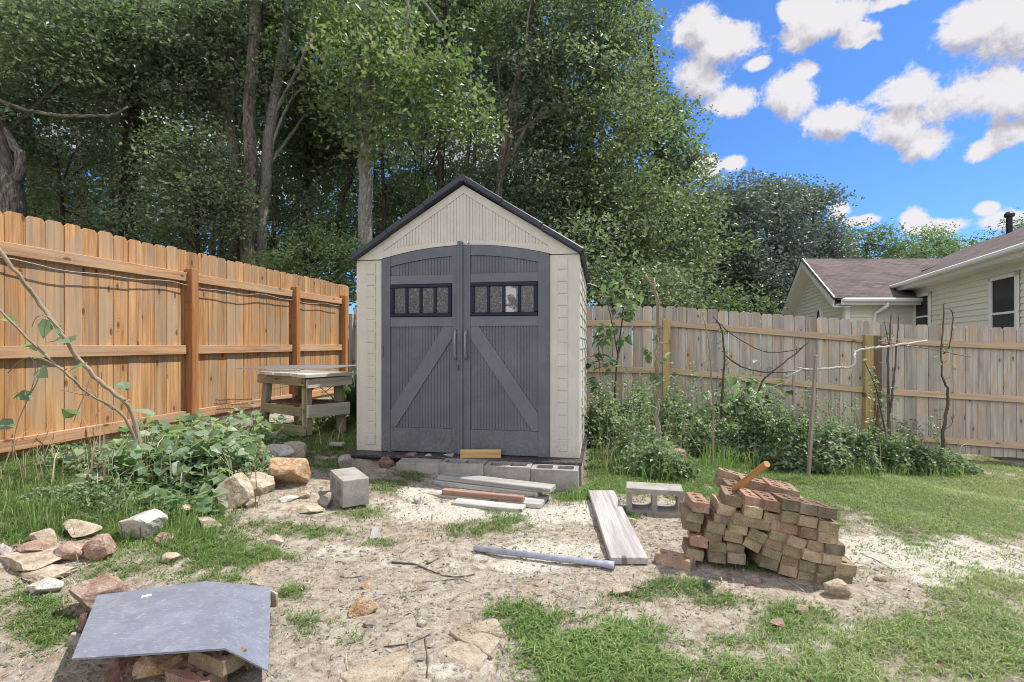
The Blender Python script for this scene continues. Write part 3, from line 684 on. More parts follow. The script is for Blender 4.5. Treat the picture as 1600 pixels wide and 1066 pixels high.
ins = MB(); ins.box((0, .4, .95), (1.5, .01, 1.7)); ins.build('interior_dark_sheet', MATS['shed_black'], shed)  # black sheet set inside, standing in for the dark interior

def make_door(sgn):
    """sgn -1 the left leaf, +1 the right leaf with the overlap strip"""
    if sgn < 0: xo, si0, si1, xm = -.80, -.712, -.108, -.049
    else: xo, si0, si1, xm = .787, .692, .069, -.002
    a, b = min(xo, xm), max(xo, xm); i0, i1 = min(si0, si1), max(si0, si1)
    yf = -.012 if sgn > 0 else .0
    d = MB(); top = lambda x: arch(x) - .006
    ribbon(d, np.linspace(a, b, 12), lambda x: .005, top, yf + .006, yf + .04)                         # core
    for s0, s1 in ((a, i0), (i1, b)): ribbon(d, np.linspace(s0, s1, 3), lambda x: .005, top, yf - .012, yf + .006)
    rls = []
    def rail(z0, z1, y=-.012):
        q = d
        if z0 > 1: q = MB(); rls.append(q)
        ribbon(q, [i0 + .002, i1 - .002], lambda x: z0, lambda x: z1, yf + y, yf + .006)
    ribbon(d, np.linspace(i0 + .002, i1 - .002, 9), lambda x: arch(x) - .098, top, yf - .012, yf + .006)
    rail(1.576, 1.657); rail(1.178, 1.266); rail(.012, .232, -.010)
    x = i0 + .006
    while x < i1 - .012:
        xe = min(x + .0245, i1 - .004)
        ribbon(d, [x, xe], lambda x: 1.66, lambda x: arch(x) - .1, yf - .0005, yf + .006); ribbon(d, [x, xe], lambda x: .235, lambda x: 1.176, yf - .0005, yf + .006)
        x += .0285
    # brace
    c0, c1 = (si1, si0)     # from the meeting side at the top to the outer side at the bottom
    sw = .075 * sgn
    poly = [(c0 + .003 * sgn, 1.176), (c0 + .003 * sgn + sw, 1.176), (c1 - .003 * sgn, .235 + .16), (c1 - .003 * sgn, .236), (c1 - .003 * sgn - .05 * sgn, .236), (c0 + .003 * sgn, 1.176 - .11)]
    if sgn < 0: poly = poly[::-1]
    poly = poly[::-1]
    br_ = MB(); br_.prism(poly, -(yf + .004), -(yf - .0115), FM)
    if sgn > 0:
        ribbon(d, [-.05, -.026], lambda x: .005, lambda x: 1.955 if x < 0 else 1.95, -.042, -.02); ribbon(d, [-.0235, -.001], lambda x: .005, lambda x: 1.95, -.042, -.02)
        ribbon(d, [-.049, -.002], lambda x: .006, lambda x: 1.94, -.024, .0)
    for z in (.95,): d.box((xo - .012 * sgn, yf - .014, z), (.02, .01, .1), ch=.002)
    door = d.build('door', MATS['shed_door'], shed); br_.build('brace', MATS['shed_trim'], door)
    for q in rls: q.build('cross_rail', MATS['shed_trim'], door)
    # window
    f = MB(); wz0, wz1 = 1.268, 1.574; pw = (i1 - i0 - .01)
    x0, x1 = i0 + .004, i1 - .004
    for (p, q, r_, s_) in ((x0, x1, wz1 - .035, wz1), (x0, x1, wz0, wz0 + .035)): f.box(((p + q) / 2, yf - .008, (r_ + s_) / 2), (q - p, .024, s_ - r_), ch=.006)
    n = 4; mar = .036; wgap = .028; tw = (x1 - x0 - 2 * mar - 3 * wgap) / n
    for (p, q) in ((x0, x0 + mar), (x1 - mar, x1)): f.box(((p + q) / 2, yf - .008, (wz0 + wz1) / 2), (q - p, .0235, wz1 - wz0 - .068), ch=.005)
    pn = MB()
    for k in range(n):
        xa = x0 + mar + k * (tw + wgap)
        if k < n - 1: f.box((xa + tw + wgap / 2, yf - .007, (wz0 + wz1) / 2), (wgap, .021, wz1 - wz0 - .068), ch=.005)
        pn.box((xa + tw / 2, yf - .001, (wz0 + wz1) / 2), (tw + .004, .008, wz1 - wz0 - .066), ch=.001)
    f.build('window', MATS['window_frame_blue'], door); pn.build('pane', MATS['window_pane'], door)
    h = MB(); hx = -.072 if sgn < 0 else .03; hz = 1.01
    h.tube([(hx, yf - .012, hz - .125), (hx, yf - .03, hz - .118), (hx, yf - .05, hz - .08), (hx, yf - .056, hz), (hx, yf - .05, hz + .08), (hx, yf - .03, hz + .118), (hx, yf - .012, hz + .125)], [.015, .015, .013, .012, .013, .015, .015], 10)
    h.build('handle', MATS['handle_metal'], door, smooth=True)
    if sgn > 0:
        k = MB(); k.box((-.037, -.046, .80), (.012, .008, .05), ch=.002); k.build('latch', MATS['shed_black'], door)
make_door(-1); make_door(1)

# ------------------------------------------------------------------ hollow blocks and bricks
def holed(w_, d_, h_, holes, name, mat, ch=.003, seg=12, jag=0.0):
    """rectangular body (w,d,h) with vertical holes: list of closed outlines in xy; origin at the centre"""
    bm = bmesh.new(); loops = [[(-w_ / 2, -d_ / 2), (w_ / 2, -d_ / 2), (w_ / 2, d_ / 2), (-w_ / 2, d_ / 2)]] + holes
    ed = []
    for lp in loops:
        vs = [bm.verts.new((x, y, -h_ / 2)) for x, y in lp]
        ed += [bm.edges.new((vs[i], vs[(i + 1) % len(vs)])) for i in range(len(vs))]
    r = bmesh.ops.triangle_fill(bm, use_beauty=True, use_dissolve=False, edges=ed, normal=(0, 0, -1))
    fs = [f for f in bm.faces]
    ex = bmesh.ops.extrude_face_region(bm, geom=fs)
    bmesh.ops.translate(bm, vec=(0, 0, h_), verts=[v for v in ex['geom'] if isinstance(v, bmesh.types.BMVert)])
    bmesh.ops.recalc_face_normals(bm, faces=bm.faces)
    outer = [e for e in bm.edges if e.calc_face_angle(0) > 1.0 and all(abs(abs(v.co.x) - w_ / 2) < 1e-5 or abs(abs(v.co.y) - d_ / 2) < 1e-5 for v in e.verts)]
    bmesh.ops.bevel(bm, geom=outer, offset=ch, segments=2, affect='EDGES', profile=0.6)
    if jag:
        bmesh.ops.triangulate(bm, faces=bm.faces)
        bmesh.ops.subdivide_edges(bm, edges=[e for e in bm.edges if e.calc_length() > .03], cuts=1)
        for v in bm.verts: v.co += Vector((random.gauss(0, jag), random.gauss(0, jag), random.gauss(0, jag)))
    me = bpy.data.meshes.new(name); bm.to_mesh(me); bm.free(); me.materials.append(mat); return me
def rrect(cx, cy, w_, h_, r=.018, n=4):
    o = []
    for sx, sy, a0 in ((1, -1, -90), (1, 1, 0), (-1, 1, 90), (-1, -1, 180)):
        for k in range(n + 1):
            a = rad(a0 + 90 * k / n); o.append((cx + sx * (w_ / 2 - r) + r * math.cos(a), cy + sy * (h_ / 2 - r) + r * math.sin(a)))
    return o
def circ(cx, cy, r, n=12): return [(cx + r * math.cos(2 * PI * k / n), cy + r * math.sin(2 * PI * k / n)) for k in range(n)]
block_me = holed(.392, .19, .188, [rrect(-.088, 0, .138, .128), rrect(.088, 0, .138, .128)], 'concrete_block', MATS['concrete'], .004)
solid_me = holed(.38, .19, .17, [], 'solid_block', MATS['concrete'], .006)
brick_me = {}
for k in ('olive', 'tan', 'red', 'mossy'):
    brick_me[k] = [holed(.087, .190, .0535, [circ(0, -.058, .0165), circ(0, 0, .0165), circ(0, .058, .0165)], 'brick', MATS['brick_' + k], .0022, jag=.0013) for q in range(3)]
def place(me, name, label, cat, loc, rot=(0, 0, 0), group=None, R=None):
    o = bpy.data.objects.new(name, me); link(o)
    if R is not None: o.matrix_world = Matrix.Translation(Vector(loc)) @ Matrix(R).to_4x4()
    else: o.location = loc; o.rotation_euler = rot
    return tag(o, label, cat, group)
def shed_pt(x, y, z=0.0):
    c, s = math.cos(rad(-10)), math.sin(rad(-10)); return (SX + c * x - s * y, SY + s * x + c * y, SZ + z)
GB = 'concrete blocks the shed stands on'
for (xc, lab) in ((.864, 'hollow grey concrete block at the right front corner under the shed'), (.468, 'hollow concrete block in the middle of the row before the shed doors'), (.072, 'hollow concrete block with sand in its holes behind the stacked boards')):
    p = shed_pt(xc, -.25); place(block_me, 'concrete_block', lab, 'concrete block', (p[0], p[1], .096 + .008 * (xc < .2) - .01 * (xc > .8)), (0, 0, rad(-10 + random.uniform(-1.5, 1.5))), GB)
p = shed_pt(-.335, -.235); place(solid_me, 'concrete_block', 'solid grey concrete block at the left end of the row before the shed', 'concrete block', (p[0], p[1], .10), (rad(2), 0, rad(-4)), GB)
for k, lab in enumerate(('first concrete block along the right side of the shed, nearest the corner', 'second concrete block along the right side of the shed', 'third concrete block along the right side of the shed', 'fourth concrete block along the right side of the shed', 'last concrete block along the right side of the shed near the fence')):
    p = shed_pt(.985, .05 + .40 * k); place(block_me, 'concrete_block', lab, 'concrete block', (p[0], p[1], .080), (0, 0, rad(80)), GB)
# loose blocks
R = R3(0, 0, rad(33)) @ R3(rad(90), 0, 0) ; R = R3(0, 0, rad(32 + 90)) @ R3(rad(90), 0, 0)
c = (G(554, 798) + np.array([-.10, .19, 0])); place(block_me, 'concrete_block', 'single concrete block on its side on the dirt left of the stacked boards', 'concrete block', (c[0], c[1], gh(c[0], c[1]) + .086), R=R)
R = R3(0, 0, rad(-13)) @ R3(rad(90), 0, 0)
c = G(1028, 806) + np.array([.0, .10, 0]); place(block_me, 'concrete_block', 'concrete block on its side with open holes between long plank and brick pile', 'concrete block', (c[0], c[1], gh(c[0], c[1]) + .085), R=R)

# ------------------------------------------------------------------ boards
def Pz(px, py, z): Y = (EYE - z) * F / (py - HOR); return np.array([(px - 800) / F * Y, Y, z])
def board(name, label, fl, fr, z, wd, th, mat, group=None, zr=None, cat='board', cracks=True):
    a = Pz(*fl, z); b = Pz(*fr, z if zr is None else zr); d = b - a; d /= np.linalg.norm(d); bk = np.cross((0, 0, 1), d)
    c = (a + b) / 2 + bk * wd / 2; L = np.linalg.norm(b - a); up = np.cross(d, bk)
    R = np.stack([d, bk, up], 1)
    mb = MB(); mb.box((0, 0, -th / 2), (L, wd, th), ch=.004); o = mb.build(name, MATS[mat])
    o.matrix_world = Matrix.Translation(Vector(c)) @ Matrix(R.tolist()).to_4x4()
    return tag(o, label, cat, group)
GP = 'boards stacked before the shed doors'
board('board', 'wide weathered grey board lying lowest in the stack before the shed', (656, 770), (845, 788), .042, .25, .036, 'grey_board', GP)
board('board', 'grey board with reddish edge under the topmost long board', (677, 751), (840, 770), .081, .15, .038, 'grey_board', GP)
board('board', 'long grey board on top of the stack, knot in its edge', (683, 743), (859, 764), .121, .14, .038, 'grey_board', GP)
board('board', 'reddish brown narrow board lying on the wide grey board', (690, 765), (817, 777), .084, .055, .040, 'red_board', GP)
board('board', 'short grey board lying foremost on the dirt before the stack', (705, 785), (815, 796), .036, .12, .034, 'grey_board', GP)
board('wood_block', 'short fresh yellow piece of lumber on edge against the right shed door', (719, 703.5), (783, 703.5), .275, .038, .088, 'fresh_wood', cat='wood block')
board('plank', 'long weathered grey plank lying on the dirt beside the brick pile', (954, 871), (1013, 871.5), .052, 1.3, .038, 'grey_board', zr=.055, cat='plank')
board('wood_scrap', 'small grey flat scrap of wood in the dirt before the single block', (577, 841), (592, 840), .03, .20, .018, 'grey_board', cat='wood scrap')
board('wood_scrap', 'weathered splintered wood scrap on the rubble left of the shed blocks', (596, 744), (602, 742), .075, .30, .02, 'stake_wood', cat='wood scrap')
board('wood_scrap', 'thin dark wood chip lying in the grass behind the boards', (617, 758), (638, 760), .05, .03, .012, 'twig_brown', cat='wood scrap')
board('wood_scrap', 'short grey board in the shade of the workbench', (514, 692), (534, 693), .27, .06, .03, 'grey_board', cat='wood scrap')

# ------------------------------------------------------------------ pipe
a, b = G(741, 862), G(960, 890); a[2] += .02; b[2] += .022
mb = MB(); d = (b - a); L = np.linalg.norm(d)
prof = [(0, .0165), (.93, .0165), (.94, .0205), (1.0, .0205)]
mb.tube([(t_ * L, 0, 0) for t_, r in prof] + [(L, 0, 0), (L - .03, 0, 0)], [r for _, r in prof] + [.017, .0165], 16)
o = mb.build('pipe', MATS['pipe_grey'], smooth=True); tag(o, 'grey plastic conduit pipe lying on the dirt', 'pipe')
o.location = a; o.rotation_euler = (0, -math.asin(d[2] / L), math.atan2(d[1], d[0]))

# ------------------------------------------------------------------ brick pile
def Yf(px): u = (px - 800) / F; return 3.12 / (1 + .38 * u)
bk_count = {}
BW = {1: 'first', 2: 'second', 3: 'third', 4: 'fourth', 5: 'fifth', 6: 'sixth', 7: 'seventh', 8: 'eighth', 9: 'ninth', 10: 'tenth'}
TONE = {'olive': 'olive brown', 'tan': 'tan', 'red': 'red', 'mossy': 'dark mossy'}
def brick(zx, zy, tone, label, roll=3, yaw=-10, dy=0.0, long=False, pitch=0):
    px, py = 940 + zx / 3.81, 700 + zy / 3.81
    c = P(px, py, Yf(px) + dy + random.uniform(-.018, .014)); yaw += random.uniform(-5, 5); roll += random.uniform(-1.5, 1.5)
    R = R3(0, rad(roll), 0)
    R = R3(0, 0, rad(yaw)) @ R @ R3(rad(pitch), 0, 0)
    if long: R = R @ R3(0, 0, rad(90)); depth = .045
    else: depth = .097
    f = R3(0, 0, rad(yaw)) @ np.array([0, 1, 0]); c = c + f * depth
    place(random.choice(brick_me[tone]), 'brick', label, 'brick', c, R=R, group='bricks of the pile')
cols = [  # the columns of brick ends, each from the ground up: (zoom x, zoom y, tone, roll)
 ('leftmost low', [(557, 640, 'mossy', 6), (580, 562, 'red', 4), (538, 466, 'olive', 8), (557, 415, 'olive', 8), (592, 357, 'red', 5)]),
 ('second from the left', [(688, 655, 'mossy', 3), (690, 598, 'olive', 4), (667, 534, 'tan', 6), (683, 480, 'olive', 8), (722, 430, 'mossy', 10), (745, 372, 'tan', 12), (784, 318, 'olive', 12)]),
 ('third from the left', [(806, 662, 'mossy', 4), (798, 601, 'tan', 6), (787, 533, 'olive', 8), (814, 482, 'olive', 9)]),
 ('leaning', [(899, 577, 'olive', 27), (930, 527, 'olive', 24)]),
 ('middle', [(1000, 692, 'mossy', 14), (1014, 638, 'olive', 16), (1028, 580, 'tan', 16), (1056, 524, 'olive', 17)]),
 ('fourth from the right', [(1115, 735, 'tan', 12), (1125, 682, 'tan', 14), (1137, 622, 'olive', 15), (1167, 565, 'tan', 15)]),
 ('third from the right', [(1228, 762, 'olive', 8), (1235, 710, 'mossy', 8), (1258, 648, 'tan', 9), (1286, 590, 'tan', 7)]),
 ('second from the right', [(1340, 790, 'mossy', 4), (1347, 735, 'olive', 6), (1376, 670, 'tan', 6), (1392, 608, 'mossy', 5)]),
 ('rightmost low', [(1440, 775, 'mossy', 3), (1458, 730, 'olive', 3)]),
]
for nm, L in cols:
    for k, (x, y, tn, rl) in enumerate(L):
        brick(x, y, tn, f'{TONE[tn]} brick of the pile, {BW[k + 1]} up in the {nm} column', rl)
upper = [
 (905, 385, 'olive', 'olive brick end right below the two big red bricks, left one', 7, 0, False), (1020, 425, 'olive', 'olive brick end right below the two big red bricks, right one', 8, 0, False),
 (905, 446, 'olive', 'olive brick laid lengthwise across the left middle of the brick pile', 9, 0, True),
 (905, 326, 'red', 'red cored brick on top of the pile beside the wooden handle', 9, 0, False), (1022, 350, 'red', 'red streaked cored brick on top in the centre of the pile', 9, 0, False),
 (1132, 356, 'mossy', 'pale grey brick end right of the red cored bricks on top', 7, 0, False), (1238, 381, 'mossy', 'blackened brick end between pale and mossy brick on the top row', 7, 0, False), (1346, 402, 'mossy', 'black stained brick at the right end of the top row', 5, 0, False),
 (1128, 416, 'olive', 'olive brick end just under the pale grey brick', 7, 0, False), (1232, 442, 'tan', 'tan brick end just under the blackened brick', 8, 0, False),
 (1128, 482, 'red', 'long red brick laid lengthwise in the right half of the pile', 11, 0, True), (1241, 511, 'red', 'red brick end right beside the long red brick', 9, 0, False),
 (1356, 478, 'olive', 'olive brick end under the black stained brick', 5, 0, False), (1352, 536, 'tan', 'tan brick end, second under the black stained brick', 4, 0, False),
]
for (x, y, tn, lab, rl, dy, lg) in upper: brick(x, y, tn, lab, rl, dy=dy, long=lg, pitch=-6 if y in (356, 381, 402) else 0)
back = [
 (1045, 262, 'red', 'streaked red brick lying across the back at the top right of pile', 14, .26, False), (1128, 282, 'tan', 'tan brick end at the right of the back top row', 10, .24, False),
 (930, 232, 'tan', 'tan brick laid lengthwise behind the wooden handle', 9, .30, True), (800, 186, 'tan', 'brick laid lengthwise highest at the back left of the pile', 14, .36, True),
 (790, 226, 'tan', 'brick laid lengthwise second highest at the back left of the pile', 12, .34, True), (930, 268, 'mossy', 'hidden mossy brick below the back row behind the wooden handle', 9, .31, True),
 (1060, 310, 'mossy', 'mossy brick under the back top row of the pile', 9, .27, False),
]
for (x, y, tn, lab, rl, dy, lg) in back: brick(x, y, tn, lab, rl, dy=dy, long=lg)
# the second row that carries the back bricks
for ci, (x0, ys) in enumerate(((800, (270, 325, 380, 435, 490, 545, 600)), (930, (320, 375, 430, 485, 540, 595)), (1060, (365, 420, 475, 530, 585, 640)), (1190, (440, 495, 550, 605, 660, 700)), (1310, (470, 525, 580, 635, 690)))):
    for k, y in enumerate(ys[::-1]):
        px, py = 940 + x0 / 3.81, 700 + y / 3.81; Yb = Yf(px) + .21
        c = P(px, py + 2, Yb); q = R3(0, 0, rad(-10)) @ np.array([0, .097, 0]); c = c + q
        z = gh(c[0], c[1]) + .028 + .0575 * k
        place(random.choice(brick_me[random.choice(['olive', 'tan', 'mossy'])]), 'brick', f'pile brick in the back row, {BW[k + 1]} up, {BW[ci + 1]} column from left', 'brick', (c[0], c[1], z), (0, rad(3), rad(-10 + random.uniform(-2, 2))), group='bricks of the pile')
c = G(1058, 886); place(brick_me['tan'][0], 'brick', 'single cored brick lying alone on the dirt left of the pile', 'brick', (c[0], c[1] + .03, c[2] + .026), (0, 0, rad(52)))
a = P(1147, 765, 2.80); b = P(1198.5, 725, 2.56)
mb = MB(); mb.tube([(0, 0, 0), tuple((b - a) * .97), tuple(b - a)], [.016, .0175, .0165], 18); o = mb.build('tool_handle', MATS['handle_wood'], smooth=False); o.location = a
tag(o, 'round orange brown wooden tool handle resting on the brick pile', 'handle')

# ------------------------------------------------------------------ fences
def fence(name, label, K, rz, posts, s0, s1, pitch, zc, mats, bays, ext=None, pw=.09, jag=.010, rails_off=(.645, -.085, -.775), top=.94, bot=-.86, railh=.089):
    """local x along the fence, y away from the yard; zc(s) is the height of the fence line"""
    t = thing(name, label, 'fence', K, rz)
    for (a, b) in bays:
        mb = MB(); s = a
        while s < b - .02:
            wd = min(pitch - random.uniform(.002, .009), b - s); z0 = zc(s) + bot + random.uniform(-jag, jag) * .5; z1 = zc(s) + top + random.uniform(-jag, jag)
            e = .028; x0, x1 = s, s + wd
            tilt = random.gauss(0, .0015); th = .016; r = random.random(); dy = random.uniform(0, .004)
            poly = [(x0, z0), (x1, z0), (x1 + tilt, z1 - e), (x1 - e * .9 + tilt, z1), (x0 + e * .9 + tilt, z1), (x0 + tilt, z1 - e)]
            M = FM.copy(); M[1, 3] = dy + .0
            n = len(mb.V); mb.prism(poly, -th, 0, M, r)
            V = np.array(poly + poly); mb.G[-1] = np.c_[V[:, 1] + r * 19, V[:, 0] - x0 + r * 5, np.repeat([0, th], 6) + r * 3]
            s += pitch
        mb.build('picket_panel', MATS[mats[0]], t)
    for (a, b) in posts[1]:
        for off in rails_off:
            mb = MB(); mb.beam((a, -.020, zc(a) + off), (b, -.020, zc(b) + off), .038, railh, ch=.004); mb.build('rail', MATS[mats[1]], t)
    for (s, pt, pb, m_) in posts[0]:
        mb = MB(); mb.box((s, -.0015 - pw / 2, (zc(s) + pt + zc(s) + pb) / 2), (pw, pw, pt - pb), ch=.005); mb.build('post', MATS[m_], t)
    return t
KL = (-2.80, 8.76, EYE); aL = math.atan2(.982, .189)
zl = lambda s: 0.02 + 0.005 * (s + 5)
# posts at distance from the corner
sp = [-8.6, -6.99 + 1.76 - 0.0, -3.385, -1.56, -.22]
sp = [-8.83, -7.01, -5.2, -3.385, -1.56, -.22]
bays = [(sp[i] + .0, sp[i + 1] + .0) for i in range(len(sp) - 1)]
railsL = [(sp[i] + .045, sp[i + 1] - .045) for i in range(len(sp) - 1)]
fl_ = fence('wooden_fence', 'tall orange brown cedar privacy fence with dog ear pickets on the left', KL, aL,
    ([(s, .80 if i != 3 else .79, -.92, 'cedar_post') for i, s in enumerate(sp)], railsL), sp[0], 0, .1415, zl, ('cedar', 'cedar_rail'), bays + [(-.22, .02)],
    rails_off=(.70, -.065, -.755), top=.985, bot=-.84, railh=.095)
for ch in fl_.children:
    if ch.name.startswith('post'): ch['label'] = 'square orange brown cedar fence post'
# cable under the top rail
mb = MB(); pts = []
for s in np.linspace(-8.7, -.4, 60): pts.append((s, -.052 + .008 * math.sin(s * 3), zl(s) + .70 - .052 - .028 - .028 * (.5 + .5 * math.sin(s * 4.1 + 1)) - .01 * math.sin(s * 9)))
mb.tube(pts, .005, 6); o = mb.build('cable', MATS['rail_cable'], smooth=True); o.location = KL; o.rotation_euler = (0, 0, aL); tag(o, 'thin pale cable sagging under the top rail of the cedar fence', 'cable')

KR = (-2.78, 8.91, EYE); aR = rad(-10.5)
_sx = np.array([0, 3.5, 4.54, 5.37, 6.7, 7.99, 8.42, 10.0, 13]); _sz = np.array([.40, .385, .368, .346, .215, .102, .060, -.02, -.12]) - .37
zr_ = lambda s: float(np.interp(s, _sx, _sz))
ps = [.06, 2.45, 5.26, 8.10, 10.9]
fence('wooden_fence', 'weathered grey privacy fence with dog ear pickets and tan rails on the right', KR, aR,
    ([(.0, .53, -1.2, 'grey_board'), (2.45, .46, -1.1, 'tan_post'), (5.26, .44, -1.15, 'tan_post'), (8.06, .44, -1.15, 'tan_post'), (8.165, .44, -1.15, 'bench_dark'), (10.9, .44, -1.2, 'tan_post')],  # the dark post is added as the shaded side of the tan one beside it
     [(.06, 2.395), (2.505, 5.205), (5.315, 8.005), (8.22, 10.845)]), 0, 12, .1535, zr_, ('grey_fence', 'tan_rail'),
    [(.03, 2.45), (2.45, 5.26), (5.26, 8.10), (8.10, 10.9), (10.9, 12.5)], pw=.105, rails_off=(.37, -.36, -1.00), top=.635, bot=-1.17)

# ------------------------------------------------------------------ workbench
WB = (-2.18, 5.45, .245); aW = rad(56.8)
wb = thing('workbench', 'old weathered wooden workbench with lower shelf beside the cedar fence', 'workbench', WB, aW)
Lx, Ly = .50, .88
legs = [((.02, .03, 0), (.05, .08, .62)), ((.02, Ly - .03, 0), (.05, Ly - .08, .62)), ((Lx - .03, .03, -.06), (Lx - .05, .08, .62)), ((Lx - .03, Ly - .03, -.06), (Lx - .05, Ly - .08, .62))]
for a, b in legs:
    mb = MB(); mb.beam(a, b, .085, .04, up=(0, 1, 0)) if False else mb.beam(a, b, .07, .09, up=(0, 1, 0.0), ch=.004); mb.build('leg', MATS['bench_wood'], wb)
def part(nm, a, b, wd, th, mat, up=(0, 0, 1), par=wb): mb = MB(); mb.beam(a, b, wd, th, up, ch=.004); return mb.build(nm, MATS[mat], par)
part('foot_rail', (-.05, -.03, .055), (-.05, Ly + .04, .055), .036, .10, 'bench_wood')
part('top_rail', (-.02, 0.0, .575), (-.02, Ly - .0, .585), .036, .095, 'bench_wood')
part('top_rail', (Lx - .01, 0.0, .575), (Lx - .01, Ly - .0, .60), .036, .095, 'bench_wood')
part('shelf_rail', (-.0, .09, .245), (.0, Ly - .09, .255), .036, .10, 'bench_wood')
part('apron', (-.03, -.035, .555), (Lx + .05, -.035, .565), .036, .10, 'bench_grey')
part('shelf_rail', (-.02, -.035, .26), (Lx + .02, -.035, .25), .04, .135, 'bench_grey')
part('brace', (.10, .4, .33), (Lx - .05, .3, .60), .03, .06, 'bench_dark')
mb = MB()
for k in range(8): mb.beam((.03, .06 + k * .105, .315), (Lx - .02, .06 + k * .105, .315), .095, .022, rnd=None)
mb.build('shelf', MATS['bench_dark'], wb)
mb = MB()
for k in range(6): mb.beam((-.06 + random.uniform(-.02, .02), -.01 + k * .155, .640 + .002 * k), (Lx + .07, -.01 + k * .155, .638), .146, .036)
mb.build('top', MATS['bench_grey'], wb)
# sheet of wire mesh lying on the bench
wm = MB(); U, Vv = 1.28, .62
for k in range(56): x = -U / 2 + k * U / 55; wm.box((x, 0, 0), (.004, Vv, .004), ch=.0006)
for k in range(28): y = -Vv / 2 + k * Vv / 27; wm.box((0, y, .002), (U, .004, .004), ch=.0006)
o = wm.build('wire_mesh_sheet', MATS['wire_mesh']); tag(o, 'flat sheet of galvanised wire mesh lying across the workbench top', 'wire mesh')
o.matrix_world = Matrix.Translation(Vector((-2.48, 6.02, .955))) @ Matrix(R3(rad(1.5), rad(-.8), rad(-14)).tolist()).to_4x4()
part_b = MB(); part_b.box((0, 0, 0), (.42, .05, .02)); o = part_b.build('board', MATS['bench_grey']); o.location = (-2.62, 5.86, .925); o.rotation_euler = (0, 0, rad(-14)); tag(o, 'thin grey wood strip propping the wire mesh on the workbench', 'board')

# ------------------------------------------------------------------ rocks
def rock_mesh(sz, seed, cuts=13, flat=False, sub=4):
    r = random.Random(seed); bm = bmesh.new(); bmesh.ops.create_icosphere(bm, subdivisions=sub, radius=1)
    V = np.array([v.co for v in bm.verts]); Fc = np.array([[v.index for v in f.verts] for f in bm.faces]); bm.free()
    for k in range(cuts):
        n = np.array([r.gauss(0, 1), r.gauss(0, 1), r.gauss(0, 1)]); n /= np.linalg.norm(n); d = r.uniform(.42, .78)
        e = V @ n; m = e > d; V[m] -= np.outer(e[m] - d, n) * 1.0
    s = seed * 3.1
    nz = fbm(V[:, 0] * 2.1 + s, V[:, 1] * 2.1 + V[:, 2] * 2.7, seed, 4); V *= (1 + .10 * nz)[:, None]
    nz = fbm(V[:, 0] * 8 + s, V[:, 1] * 8 + V[:, 2] * 9, seed + 5, 3); V *= (1 + .07 * nz)[:, None]
    e = V.max(0) - V.min(0); V = (V - (V.max(0) + V.min(0)) / 2) / e * np.asarray(sz)
    return V, Fc
rseed = [100]
def rock(x0, x1, y0, y1, kind, label, depth=None, name='rock', group=None, sink=.28, rz=None, rx=0.0, Ybase=None):
    """pixel box of the rock; it rests on the ground at the bottom of the box"""
    cx = (x0 + x1) / 2; g_ = G(cx, y1 - (y1 - y0) * .12); Y = g_[1]
    w_ = (x1 - x0) / F * Y * 1.15
    v = (y1 - HOR) / F; 
    hpx = (y1 - y0) / F * Y
    dp = depth if depth else w_ * .75
    h = max(.36 * w_ if hpx > .4 * w_ else .12 * w_, hpx - dp * v * .5) * 1.06
    rseed[0] += 1
    V, Fc = rock_mesh((w_, dp, .16 if sink > 1 else h * (1 + sink)), rseed[0], sub=4 if w_ > .12 else 3)
    if sink > 1:
        V[:, 2] = np.minimum(V[:, 2], .035 + .006 * fbm(V[:, 0] * 14, V[:, 1] * 14, 5, 3)); h = 0; 
    o = mesh_np(name, V, [Fc], MATS['rock_' + kind]); c = (g_[0], Y + dp * .42, gh(g_[0], Y + dp * .42))
    o.location = (c[0], c[1], c[2] + (h * .5 - h * sink * .5 if sink < 1 else -.022))
    if rz is None: rz = random.uniform(-15, 15)
    o.rotation_euler = (0, 0, rad(rz)); return tag(o, label, 'rock', group)
GR = 'rocks edging the planted bank'
rock(12, 58, 850, 878, 'pink', 'pinkish rock above the long layered tan slab at the left edge', group=GR)
rock(-6, 10, 852, 872, 'white', 'small pale stone cut by the left edge of the photo', group=GR)
rock(-20, 85, 866, 902, 'tan', 'long layered tan slab rock at the left edge', group=GR)
rock(8, 83, 893, 919, 'tan', 'low tan slab tucked under the long layered rock', group=GR)
rock(46, 80, 829, 860, 'tan', 'small tan rock in the grass behind the pinkish rocks', group=GR)
rock(92, 137, 816, 848, 'tan', 'tan rock with dark underside between grass tufts on the bank', group=GR)
rock(70, 119, 852, 884, 'pink', 'pink rock between the long slab and the pointed pink rock', group=GR)
rock(122, 168, 838, 881, 'pink', 'pink pointed rock just left of the large pale boulder', group=GR)
rock(170, 234, 802, 854, 'white', 'large pale boulder with white top on the grassy bank', group=GR)
rock(36, 80, 908, 936, 'white', 'white angular stone in the grass left of the grey sheet', group=GR)
rock(96, 190, 910, 978, 'pink', 'big pinkish brown boulder at the corner of the grey sheet', depth=.13)
rock(333, 385, 748, 802, 'tan', 'large smooth tan boulder under the vine leaves', group=GR)
rock(370, 417, 745, 780, 'tan', 'squarish tan and brown rock right of the smooth boulder', group=GR)
rock(412, 475, 722, 768, 'orange', 'large orange topped rock with layered side near the bench', group=GR)
rock(396, 450, 699, 726, 'white', 'pale rock with reddish base behind the orange rock', group=GR)
rock(438, 471, 696, 722, 'tan', 'pointed tan rock behind and right of the pale rock', group=GR)
rock(270, 300, 790, 812, 'tan', 'tan rock mostly hidden in the grass of the bank', group=GR)
rock(236, 262, 836, 856, 'pink', 'low pinkish rock in the grass right of the pale boulder', group=GR)
rock(300, 332, 812, 834, 'tan', 'low tan rock between pale boulder and smooth tan boulder', group=GR)
rock(246, 272, 868, 882, 'tan', 'small tan rock in the thin grass behind the grey sheet', group=GR)
